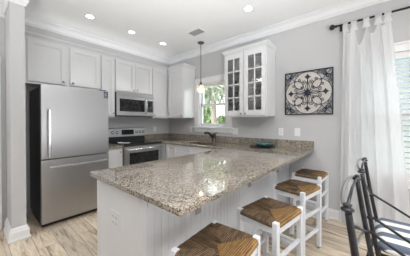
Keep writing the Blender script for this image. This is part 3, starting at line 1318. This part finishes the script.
plate(TB, 2.692, 0, 1.141, 'slim white outlet on the window wall, left of the one under the scroll art')
q = plate(TB, 2.932, 0, 1.144, 'white cable jack plate under the scroll art', 'outlet', .08, .12, 0)
m = MB(TB); m.lathe(TB(2.932, .0062, 1.144), [(0, .008), (.005, .008), (.006, .002), (.009, 0)], (0, -1, 0), 12)
m.build('socket', 'cord_grey', q)
plate(TB, .735, 0, 1.128, 'white outlet left of the sink window over the backsplash')
plate(TB, 1.865, 0, 1.125, 'white double switch plate below the glass-front cabinet', 'switch', .118, .118, 2)
plate(TA, -.42, 0, 1.128, 'white outlet on the cabinet wall right of the range')
plate(lambda u, w, z: Vector((u, PY - w, z)), 2.475, 0, .632, 'white outlet on the smooth end of the peninsula', 'outlet', .12, .118, 2, 'panel_white')

# ------------------------------------------------------------------ ceiling fixtures
for i, (x, y, lab) in enumerate([(.715, -2.02, 'round recessed ceiling light nearest the refrigerator'), (.715, -1.38, 'round recessed ceiling light in the middle of the row before the cabinets'),
                                 (.715, -.74, 'round recessed ceiling light nearest the kitchen corner'), (2.52, -.74, 'round recessed ceiling light in front of the glass-front cabinet')]):
    r_ = thing('recessed_light', lab, 'ceiling light', (x, y, ZCEIL), 'recessed ceiling lights')
    m = MB(); m.lathe((x, y, ZCEIL - .0005), [(.05, 0), (.072, 0), (.07, -.004), (.052, -.007), (.05, 0)], seg=28)
    m.build('trim_ring', 'trim_white', r_)
    m = MB(); m.lathe((x, y, ZCEIL - .0008), [(0, -.004), (.044, -.004), (.0495, -.001)], seg=28)
    m.build('lens', 'lamp_white', r_)
    l = bpy.data.lights.new('recessed_bulb', 'SPOT')
    l.energy = 16 if x > 2 else 18
    l.spot_size = math.radians(68)
    l.spot_blend = .6
    l.shadow_soft_size = .06
    l.color = (1, .985, .965)
    lo = bpy.data.objects.new('recessed_bulb', l)
    lo.location = (0, 0, -.03)
    lo.parent = r_
    COL.objects.link(lo)

vx, vy = 1.53, -.68
v = thing('ceiling_vent', 'white slotted air vent in the ceiling', 'vent', (vx, vy, ZCEIL))
m = MB()
for bx in ((-.15, .15, -.10, -.075), (-.15, .15, .075, .10), (-.15, -.125, -.075, .075), (.125, .15, -.075, .075)):
    m.box(vx + bx[0], vx + bx[1], vy + bx[2], vy + bx[3], ZCEIL - .009, ZCEIL - .0005, .002)
m.build('vent_frame', 'trim_white', v)
m = MB(); m.box(vx - .125, vx + .125, vy - .075, vy + .075, ZCEIL - .0025, ZCEIL - .0008); m.build('duct', 'cord_grey', v)
for i in range(9):
    yy = vy - .066 + i * .0165
    m = MB(); m.prism([(yy - .003, ZCEIL - .003), (yy - .0015, ZCEIL - .003), (yy + .003, ZCEIL - .009), (yy + .0015, ZCEIL - .009)], 0, vx - .124, vx + .124)
    m.build('louver', 'vent_grey', v)

px, py, pz = 1.30, -.31, 1.925
pd = thing('pendant_light', 'pendant lamp with a pale crackled glass globe hanging in front of the sink window', 'pendant light', (px, py, ZCEIL))
m = MB(); m.lathe((px, py, ZCEIL - .0005), [(0, 0), (.062, 0), (.062, -.012), (.05, -.022), (.012, -.026), (0, -.026)]); m.build('canopy', 'cord_grey', pd)
m = MB(); m.tube([(px, py, ZCEIL - .025), (px, py, pz + .11)], .0055, 8); m.build('cord', 'cord_grey', pd)
m = MB(); m.lathe((px, py, pz + .06), [(0, .06), (.012, .058), (.02, .045), (.024, .01), (.024, 0), (0, 0)], seg=18); m.build('lamp_socket', 'oil_bronze', pd)


def dimple(r, h, a, j):
    return r * (1 + .03 * math.sin(10 * a + (j % 2) * PI)), h


m = MB()
R_ = .078
pf = [(R_ * math.sin(PI * (k + 1.2) / 15), R_ * math.cos(PI * (k + 1.2) / 15)) for k in range(14)]
m.lathe((px, py, pz), pf + [(0, -R_)], seg=40, ripple=dimple)
m.build('glass_globe', 'crackle_glass', pd)
m = MB(); m.lathe((px, py, pz), [(0, .055), (.012, .055), (.014, .03), (.026, .005), (.028, -.01), (.02, -.028), (0, -.035)], seg=18); m.build('bulb', 'bulb_warm', pd)

l = bpy.data.lights.new('pendant_bulb', 'POINT')
l.energy = 1.0
l.shadow_soft_size = .03
l.color = (1, .95, .88)
lo = bpy.data.objects.new('pendant_bulb', l)
lo.location = (0, 0, pz - .05 - ZCEIL)
lo.parent = pd
COL.objects.link(lo)

# ------------------------------------------------------------------ scroll-work wall art
AX0, AX1, AZ0, AZ1 = 2.758, 3.382, 1.40, 2.02
ac, az = (AX0 + AX1) / 2, (AZ0 + AZ1) / 2
AH = (AX1 - AX0) / 2
art = thing('wall_art', 'square dark iron scrollwork panel with cream quatrefoil', 'wall decor', (ac, -.01, AZ0))
TW = lambda u, w, z: Vector((ac + u, -w, az + z))


def loop2d(m, pts, r, w=.022, closed=False, seg=6):
    m.tube([TW(a, w, b_) for a, b_ in pts], r, seg, closed)


def spiral(cx, cy, r0, turns, a0, sgn=1, n=22):
    out = []
    for i in range(n + 1):
        f = i / n
        r = r0 * (1 - .82 * f)
        a = a0 + sgn * turns * 2 * PI * f
        out.append((cx + r * math.cos(a), cy + r * math.sin(a)))
    return out


# cream backing in a four-lobed outline
quat = []
for k in range(96):
    a = 2 * PI * k / 96
    # union of a disc and four lobes
    best = AH * .72
    for q in range(4):
        b_ = q * PI / 2
        d_, rr = AH * .36, AH * .60
        dd = math.cos(a - b_) * d_
        disc = rr * rr - (d_ * math.sin(a - b_)) ** 2
        if disc > 0:
            best = max(best, dd + math.sqrt(disc)) if abs(((a - b_ + PI) % (2 * PI)) - PI) < PI / 3.2 else best
    best = min(best, AH * .96)
    quat.append((best * math.cos(a), best * math.sin(a)))
m = MB(TW)
m.prism([(a, b_) for a, b_ in quat], 1, .006, .012)
m.build('cream_panel', 'cream', art)
m = MB()
loop2d(m, quat, .0035, .015, True)
m.build('quatrefoil_border', 'iron_navy', art)
m = MB(TW)
fw = .013
m.box(-AH, AH, .004, .028, AH - fw, AH, .002)
m.box(-AH, AH, .004, .028, -AH, -AH + fw, .002)
m.box(-AH, -AH + fw, .004, .028, -AH + fw, AH - fw, .002)
m.box(AH - fw, AH, .004, .028, -AH + fw, AH - fw, .002)
m.build('frame', 'iron_navy', art)
for q in range(4):
    ca, sa = math.cos(q * PI / 2), math.sin(q * PI / 2)
    rot = lambda P: [(x * ca - y * sa, x * sa + y * ca) for x, y in P]
    m = MB()
    # corner scrolls
    for s in (1, -1):
        def mir(P):
            return P if s == 1 else [(y, x) for x, y in P]
        loop2d(m, rot(mir(spiral(AH * .80, AH * .66, AH * .13, 1.5, -PI * .6, 1))), .0040, .018)
        loop2d(m, rot(mir(spiral(AH * .46, AH * .86, AH * .095, 1.4, -PI * .2, 1))), .0038, .018)
        loop2d(m, rot(mir([(AH * .555, AH * .86), (AH * .66, AH * .91), (AH * .80, AH * .95)])), .0038, .018)
        loop2d(m, rot(mir(spiral(AH * .66, AH * .80, AH * .08, 1.3, PI / 2, -1))), .0036, .018)
    loop2d(m, rot([(AH * .50, AH * .50), (AH * .62, AH * .58), (AH * .74, AH * .74), (AH * .93, AH * .93)]), .0042, .018)
    m.build('corner_scroll', 'iron_navy', art)
    m = MB()
    for s in (1, -1):
        # slim petals along each arm, a pair of curls beside it, long petals on the diagonals
        P = []
        for i in range(15):
            f = i / 14
            P.append((AH * (.10 + .44 * f), s * AH * .075 * math.sin(PI * f ** .8)))
        loop2d(m, rot(P), .0040, .018)
        loop2d(m, rot(spiral(AH * .48, s * AH * .145, AH * .105, 1.4, PI, -s)), .0042, .018)
        loop2d(m, rot(spiral(AH * .27, s * AH * .20, AH * .07, 1.2, PI, -s)), .0038, .018)
        loop2d(m, rot(spiral(AH * .60, s * AH * .36, AH * .075, 1.2, PI * .9, s)), .0038, .018)
        for q0 in (1,):
            d_ = PI / 4 * s
            P3 = []
            for i in range(17):
                f = i / 16
                rr_ = AH * (.08 + .72 * f)
                an = d_ + .30 * math.sin(PI * f ** 1.1) * (-s)
                P3.append((rr_ * math.cos(an), rr_ * math.sin(an)))
            loop2d(m, rot(P3), .0042, .017)
    m.tube([TW(*(lambda t_: (t_[0][0], .017, t_[0][1]))(rot([(AH * .05, 0)]))), TW(*(lambda t_: (t_[0][0], .017, t_[0][1]))(rot([(AH * .66, 0)])))], .005, 6)
    m.build('petal_scroll', 'iron_navy', art)
    m = MB(TW)
    c0 = rot([(AH * .72, 0)])[0]
    D = .042
    m.prism([(c0[0] + D * math.cos(k * PI / 4) * (1 if k % 2 == 0 else .55), c0[1] + D * math.sin(k * PI / 4) * (1 if k % 2 == 0 else .55)) for k in range(8)], 1, .013, .024)
    m.build('diamond', 'iron_navy', art)
m = MB(TW)
m.prism([((.058 if k % 2 == 0 else .036) * math.cos(k * PI / 8), (.058 if k % 2 == 0 else .036) * math.sin(k * PI / 8)) for k in range(16)], 1, .013, .026)
m.lathe((0, .026, 0), [(.026, 0), (.022, .006), (0, .010)], (0, 1, 0), 16)
m.build('rosette', 'iron_navy', art)

# ------------------------------------------------------------------ curtain, rod, blind
RY, RZ = -.085, 2.515
rod = thing('curtain_rod', 'black curtain rod with ball finial above the dining window', 'curtain rod', (4.2, RY, RZ))
m = MB(); m.tube([(3.405, RY, RZ), (5.1, RY, RZ)], .0115, 12); m.build('pole', 'rod_black', rod)
m = MB(); m.lathe((3.405, RY, RZ), [(0, -.062), (.018, -.058), (.031, -.042), (.034, -.028), (.028, -.012), (.014, -.002), (.014, .006), (.019, .01), (.019, .018), (.012, .02)], (1, 0, 0), 20)
m.build('finial', 'rod_black', rod)
for bx in (3.462, 4.9):
    m = MB()
    m.box(bx - .012, bx + .012, -.007, -.001, RZ - .05, RZ + .03, .002)
    m.tube([(bx, -.006, RZ - .022), (bx, RY, RZ - .022)], .007, 8)
    m.tube([(bx, RY - .016, RZ), (bx, RY - .012, RZ - .013), (bx, RY, RZ - .018), (bx, RY + .012, RZ - .013), (bx, RY + .016, RZ)], .006, 8)
    m.build('bracket', 'rod_black', rod)

cur = thing('curtain', 'white sheer tab-top curtain panel left of the dining window', 'curtain', (3.75, RY, .03))
CX0 = lambda f: 3.492 - .03 * f
CX1 = lambda f: 3.925 + .185 * f ** .85
m = MB()
NU, NV = 130, 46
TOP, BOT = 2.425, .025
PH = [random.uniform(0, 6.28) for _ in range(6)]


def fold(s, f):
    a = .030 + .012 * f
    return (a * math.sin(2 * PI * (4.4 * s) + 1.0 + .5 * math.sin(2.2 * f + PH[0])) + .012 * math.sin(2 * PI * 9.3 * s + PH[1] + f) + .012 * f * math.sin(2 * PI * 2.1 * s + PH[2]))


tabs = [0.045, .25, .52, .77, .955]
gaps = [(.045, .25, .07), (.25, .52, .24), (.52, .77, .13), (.77, .955, .07)]
rows = []
for j in range(NV + 1):
    f = j / NV
    row = []
    for i in range(NU + 1):
        s = i / NU
        # the top hem sags between the tabs
        sag = 0
        for g0, g1, dp in gaps:
            if g0 < s < g1:
                sag = dp * math.sin(PI * (s - g0) / (g1 - g0)) ** 1.1 * (1 - f) ** 5
        z = TOP + .03 * (1 - f) ** 6 - sag + (BOT - TOP) * f
        x = CX0(f) + (CX1(f) - CX0(f)) * (s + .012 * math.sin(2 * PI * 4.4 * s))
        y = RY - .004 + fold(s, f) * min(1, .45 + f * 2)
        row.append(m.bm.verts.new((x, min(y, -.038), z)))
    rows.append(row)
for j in range(NV):
    for i in range(NU):
        fc = m.bm.faces.new([rows[j][i], rows[j][i + 1], rows[j + 1][i + 1], rows[j + 1][i]])
        fc.smooth = True
cpnl = m.build('curtain_panel', 'sheer_cotton', cur)
for s in tabs:
    m = MB()
    xc = CX0(0) + (CX1(0) - CX0(0)) * s
    wtop, wbot = .030, .040
    yb = min(RY - .004 + fold(s, 0) * .45, -.038)
    path = [(yb, TOP - .01, wbot), (RY - .006, TOP + .06, wtop * .72), (RY - .014, RZ - .02, wtop), (RY - .0145, RZ + .003, wtop), (RY - .009, RZ + .013, wtop), (RY, RZ + .0155, wtop),
            (RY + .009, RZ + .013, wtop), (RY + .0145, RZ + .003, wtop), (RY + .012, RZ - .02, wtop), (RY + .004, TOP + .06, wtop * .72), (yb + .006, TOP - .01, wbot)]
    pr = None
    for y, z, w in path:
        xo = (xc - w, xc + w)
        if s < .05:
            xo = (xc - min(w, .022), xc + w)
        cur_r = [m.bm.verts.new((xo[0], y, z)), m.bm.verts.new((xc, y - .003, z)), m.bm.verts.new((xo[1], y, z))]
        if pr:
            for k in range(2):
                fc = m.bm.faces.new([pr[k], pr[k + 1], cur_r[k + 1], cur_r[k]])
                fc.smooth = True
        pr = cur_r
    m.build('tab', 'sheer_cotton', cur)

bl = thing('window_blind', 'white horizontal slat blind in the dining window', 'blind', (4.17, .02, W2[2]))
bx0, bx1 = W2[0] + .034, W2[1] - .034
m = MB(); m.box(bx0, bx1, -.012, .034, W2[3] - .085, W2[3] - .032, .003); m.build('headrail', 'trim_white', bl)
m = MB()
zz = W2[2] + .08
while zz < W2[3] - .10:
    m.prism([(-.010, zz - .021), (-.0115, zz - .019), (.030, zz + .026), (.0315, zz + .024)], 0, bx0, bx1)
    zz += .060
m.build('slats', 'slat_white', bl)
m = MB(); m.box(bx0, bx1, -.008, .032, W2[2] + .032, W2[2] + .05, .003); m.build('bottom_rail', 'trim_white', bl)
m = MB()
for x in (bx0 + .12, (bx0 + bx1) / 2, bx1 - .12):
    m.box(x - .002, x + .002, -.0125, -.0115, W2[2] + .05, W2[3] - .085)
m.build('ladder_cords', 'trim_white', bl)

# ------------------------------------------------------------------ bar stools
SXW, SYW, SZ = .325, .39, .64        # depth across the bar, width along it, seat height


def make_stool(label):
    root = thing('bar_stool', label, 'bar stool', (0, 0, 0), 'rush-seat bar stools along the peninsula')
    hx, hy, pw = SXW / 2, SYW / 2, .036
    for sx in (-1, 1):
        for sy in (-1, 1):
            m = MB()
            cx, cy = sx * (hx - pw / 2), sy * (hy - pw / 2)
            m.box(cx - pw / 2, cx + pw / 2, cy - pw / 2, cy + pw / 2, .012, SZ + .005, .004)
            lg = m.build('leg', 'stool_white', root)
            m = MB(); m.lathe((cx, cy, 0.0005), [(0, 0), (.014, 0), (.015, .004), (.015, .011), (0, .011)], seg=12)
            m.build('foot_glide', 'black_matte', lg)
    i = pw
    for sx in (-1, 1):
        m = MB(); m.box(sx * (hx - pw / 2) - .011, sx * (hx - pw / 2) + .011, -hy + i, hy - i, SZ - .075, SZ - .03, .003)
        m.build('seat_rail', 'stool_white', root)
        for z in ((.20, .40) if sx > 0 else (.28,)):
            m = MB(); m.box(sx * (hx - pw / 2) - .010, sx * (hx - pw / 2) + .010, -hy + i, hy - i, z - .013, z + .013, .003)
            m.build('stretcher', 'stool_white', root)
    for sy in (-1, 1):
        m = MB(); m.box(-hx + i, hx - i, sy * (hy - pw / 2) - .011, sy * (hy - pw / 2) + .011, SZ - .075, SZ - .03, .003)
        m.build('seat_rail', 'stool_white', root)
        for z in (.16, .33):
            m = MB(); m.box(-hx + i, hx - i, sy * (hy - pw / 2) - .010, sy * (hy - pw / 2) + .010, z - .013, z + .013, .003)
            m.build('stretcher', 'stool_white', root)
    # woven rush seat: pillowed top, four wedges, ribs along each wedge, rolled over the rails
    bm = bmesh.new()
    NX, NY = 60, 68
    ax, ay = hx + .004, hy + .004
    g = {}
    for a in range(NX + 1):
        for b_ in range(NY + 1):
            u = -1 + 2 * a / NX
            v_ = -1 + 2 * b_ / NY
            x, y = u * ax, v_ * ay
            ex = ax - abs(x)
            ey = ay - abs(y)
            e = min(ex, ey)
            z = SZ - .004
            if e < .022:
                z -= .022 - math.sqrt(max(0, .022 ** 2 - (.022 - e) ** 2))
            z += .006 * math.sin(min(1, e / .12) * PI) - .004 * min(1, e / .14)
            rib = .0013 * math.sin(2 * PI * ((y if ex * (1 + 0) < ey else x) / .0105))
            z += rib + .004 - .005 * math.exp(-((ex - ey) / .006) ** 2)
            # notches for the posts
            g[a, b_] = bm.verts.new((x, y, z))

    def inpost(a, b_):
        u = -1 + 2 * (a + .5) / NX
        v_ = -1 + 2 * (b_ + .5) / NY
        return abs(u * ax) > hx - pw - .001 and abs(v_ * ay) > hy - pw - .001
    for a in range(NX):
        for b_ in range(NY):
            if inpost(a, b_):
                continue
            f = bm.faces.new([g[a, b_], g[a + 1, b_], g[a + 1, b_ + 1], g[a, b_ + 1]])
            f.smooth = True
            u = -1 + 2 * (a + .5) / NX
            v_ = -1 + 2 * (b_ + .5) / NY
            ex, ey = ax * (1 - abs(u)), ay * (1 - abs(v_))
            if ex < ey:
                f.material_index = 0
            else:
                f.material_index = 1
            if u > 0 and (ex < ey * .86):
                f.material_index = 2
    # underside skirt
    bed = [e for e in bm.edges if len(e.link_faces) == 1]
    ret = bmesh.ops.extrude_edge_only(bm, edges=bed)
    for v_ in [q for q in ret['geom'] if isinstance(q, bmesh.types.BMVert)]:
        v_.co.z = SZ - .029
        v_.co.x *= .985
        v_.co.y *= .985
    bmesh.ops.delete(bm, geom=[v_ for v_ in bm.verts if not v_.link_faces], context='VERTS')
    bmesh.ops.recalc_face_normals(bm, faces=bm.faces[:])
    me = bpy.data.meshes.new('rush_seat')
    bm.to_mesh(me)
    bm.free()
    for k in ('rush_along_x', 'rush_along_y', 'rush_sheen'):
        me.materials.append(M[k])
    o = bpy.data.objects.new('rush_seat', me)
    COL.objects.link(o)
    o.parent = root
    return root


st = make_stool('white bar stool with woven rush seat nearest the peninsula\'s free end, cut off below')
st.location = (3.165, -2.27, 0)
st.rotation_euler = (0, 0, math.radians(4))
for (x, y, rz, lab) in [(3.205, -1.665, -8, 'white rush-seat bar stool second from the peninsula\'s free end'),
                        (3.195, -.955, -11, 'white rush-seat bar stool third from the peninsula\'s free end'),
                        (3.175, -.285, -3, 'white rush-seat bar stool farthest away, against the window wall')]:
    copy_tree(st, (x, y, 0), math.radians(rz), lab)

# ------------------------------------------------------------------ iron chairs
def make_chair(label):
    root = thing('iron_chair', label, 'chair', (0, 0, 0), 'iron chairs by the dining window')
    hw = .255
    px_ = lambda z: (.0 if z > .95 else .085 * ((.95 - z) / .51) ** 1.15) if z > .44 else .085 - .10 * (.44 - z) / .44
    for s in (-1, 1):
        m = MB()
        zs_ = [0.001, .15, .3, .44, .55, .66, .78, .88, .92]
        m.tube([(px_(z), s * hw, z) for z in zs_], [.011, .011, .012, .0125, .0125, .0125, .0125, .012, .0115], 12)
        pl = m.build('back_post', 'iron', root)
        m = MB()
        m.lathe((0, s * hw, .925), [(.0, 0), (.013, 0), (.021, .004), (.021, .010), (.014, .013), (.012, .019), (.015, .024), (.011, .028), (0, .029)], seg=18)
        m.build('finial', 'iron', pl)
        m = MB(); m.lathe((px_(.665), s * hw, .655), [(.013, 0), (.017, .004), (.017, .016), (.013, .02)], seg=14)
        m.build('collar', 'iron', pl)
        m = MB()
        m.tube([(.50, s * .24, 0.001), (.50, s * .24, .2), (.50, s * .24, .44)], [.012, .013, .015], 12)
        m.build('front_leg', 'iron', root)
        m = MB()
        m.tube([(px_(.67) + .012, s * hw, .67), (px_(.67) + .12, s * hw, .612), (.30, s * hw, .535), (.44, s * .25, .478), (.492, s * .243, .435)], .0075, 10)
        m.build('arm_rod', 'iron', root)
    m = MB()
    P = []
    for i in range(17):
        a = PI * i / 16
        P.append((-.030 * math.sin(a) ** .8 if i not in (0, 16) else 0, -hw * math.cos(a), 0.940 + .018 * math.sin(a)))
    m.tube(P, .0075, 10)
    o = m.build('top_arch', 'nickel', root)
    o['label'] = 'polished arched top rail'
    m = MB(); m.tube([(0, -hw, .94), (-.004, 0, .944), (0, hw, .94)], .006, 8); m.build('cross_rod', 'iron', root)
    m = MB(); m.tube([(px_(.88), -hw, .88), (px_(.66), hw, .665)], .006, 8); m.build('cross_rod', 'iron', root)
    m = MB(); m.tube([(px_(.80), -hw, .80), (px_(.66) - .012, hw, .67)], .006, 8); m.build('cross_rod', 'nickel', root)
    m = MB()
    m.tube([(.09, -hw + .02, .455), (.50, -.24, .45), (.50, .24, .45), (.09, hw - .02, .455)], .010, 10, True)
    for y in (-.12, 0, .12):
        m.tube([(.09, y, .454), (.50, y, .449)], .006, 8)
    m.build('seat_frame', 'iron', root)
    bm = bmesh.new()
    N = 26
    g = {}
    x0, x1, y0, y1 = .070, .57, -.262, .262
    def zed(u, v_):
        e = min(1 - abs(u), 1 - abs(v_))
        return .026 * min(1, (e / .16)) ** .5 + .006 * (1 - u * u) * (1 - v_ * v_)
    for side in (1, -1):
        for a in range(N + 1):
            for b_ in range(N + 1):
                u, v_ = -1 + 2 * a / N, -1 + 2 * b_ / N
                if side == -1 and (a in (0, N) or b_ in (0, N)):
                    g[side, a, b_] = g[1, a, b_]
                    continue
                rr = .30 * max(0, abs(u) + abs(v_) - 1.70)
                x = (x0 + x1) / 2 + u * (x1 - x0) / 2 * (1 - rr)
                y = (y0 + y1) / 2 + v_ * (y1 - y0) / 2 * (1 - rr)
                g[side, a, b_] = bm.verts.new((x, y, .492 + (zed(u, v_) if side == 1 else -.8 * min(.026, zed(u, v_)))))
    for side in (1, -1):
        for a in range(N):
            for b_ in range(N):
                f = bm.faces.new([g[side, a, b_], g[side, a + 1, b_], g[side, a + 1, b_ + 1], g[side, a, b_ + 1]])
                f.smooth = True
    bmesh.ops.recalc_face_normals(bm, faces=bm.faces[:])
    me = bpy.data.meshes.new('seat_cushion')
    bm.to_mesh(me)
    bm.free()
    me.materials.append(M['striped_canvas'])
    o = bpy.data.objects.new('seat_cushion', me)
    COL.objects.link(o)
    o.parent = root
    o['label'] = 'navy and white striped seat cushion'
    return root


ch = make_chair('dark iron chair closest to the viewer, at the lower right')
ch.location = (3.728, -1.985, 0)
ch.scale = (1, 1, 1.045)
copy_tree(ch, (3.74, -1.26, 0), 0, 'dark iron chair with striped cushion farther back, nearer the curtain')

# ------------------------------------------------------------------ outdoors, seen through the windows
m = MB(); m.box(-14, 16, .13, 30, -.9, -.8); struct(m.build('ground', 'lawn'))


def tree(name, label, cat, x, y, h, r, crown, n, leafmat, group=None, trunk=True, fan=False):
    root = thing(name, label, cat, (x, y, -.8), group)
    if trunk:
        m = MB()
        m.tube([(x + .08 * math.sin(i), y, -.8 + h * i / 6) for i in range(7)], [r * (1.15 - .07 * i) for i in range(7)], 12)
        m.build('trunk', 'bark', root)
    m = MB()
    for cx, cy, cz, cr in crown:
        for _ in range(n):
            d = Vector((random.gauss(0, 1), random.gauss(0, 1), random.gauss(0, 1))).normalized() * cr * random.random() ** .4
            c = Vector((x + cx, y + cy, -.8 + cz)) + d
            a = Vector((random.gauss(0, 1), random.gauss(0, 1), random.gauss(0, 1))).normalized()
            b_ = a.orthogonal().normalized()
            L, Wd = random.uniform(.12, .24), random.uniform(.04, .08)
            if fan:
                L *= 2.2
                Wd *= .7
            vs = [m.bm.verts.new(c + a * L), m.bm.verts.new(c + b_ * Wd), m.bm.verts.new(c - a * L), m.bm.verts.new(c - b_ * Wd)]
            m.bm.faces.new(vs)
    m.build('foliage', leafmat, root)
    return root


tree('palm_tree', 'palm tree with a grey trunk outside the sink window', 'tree', -1.84, 4.2, 3.3, .15, [(0, 0, 3.75, .75), (.5, .2, 3.55, .5), (-.45, 0, 3.5, .45)], 110, 'leaf_grey', fan=True)
tree('leafy_tree', 'leafy green tree left of the palm outside the sink window', 'tree', -4.95, 7.0, 2.6, .12, [(0, 0, 2.7, .8), (-.5, .3, 3.6, .7), (.5, 0, 2.3, .5)], 330, 'leaf_green')
tree('leafy_tree', 'leafy green tree right of the palm outside the sink window', 'tree', -2.75, 7.4, 3.0, .14, [(0, 0, 3.3, .6), (-.2, .3, 2.5, .55), (.5, 0, 4.2, .8)], 300, 'leaf_green')
tree('garden_shrub', 'low green shrub beyond the sink window', 'shrub', -2.2, 5.6, 1, .05, [(-.2, 0, 2.1, .32), (.5, .2, 2.2, .38)], 260, 'leaf_green', trunk=False)
fe = thing('garden_fence', 'white board fence low in the view through the sink window', 'fence', (-4.5, 9.0, -.8))
m = MB()
for i in range(46):
    m.box(-8.5 + i * .17, -8.5 + i * .17 + .155, 9.0, 9.025, -.8, 1.35)
m.build('boards', 'siding', fe)
m = MB()
for z in (-.3, 1.0):
    m.box(-8.5, -.68, 9.026, 9.07, z, z + .09)
m.build('rails', 'siding', fe)
nb = thing('neighbor_house', 'blue grey house beyond the dining window', 'house', (5.6, 9, -.8))
m = MB(); m.box(2.4, 9.5, 8.0, 12, -.8, 4.6); m.build('house_wall', 'blue_siding', nb)
m = MB(); m.prism([(7.6, 4.6), (12.4, 4.6), (10, 6.2)], 0, 2.1, 9.8); m.build('house_roof', 'cord_grey', nb)
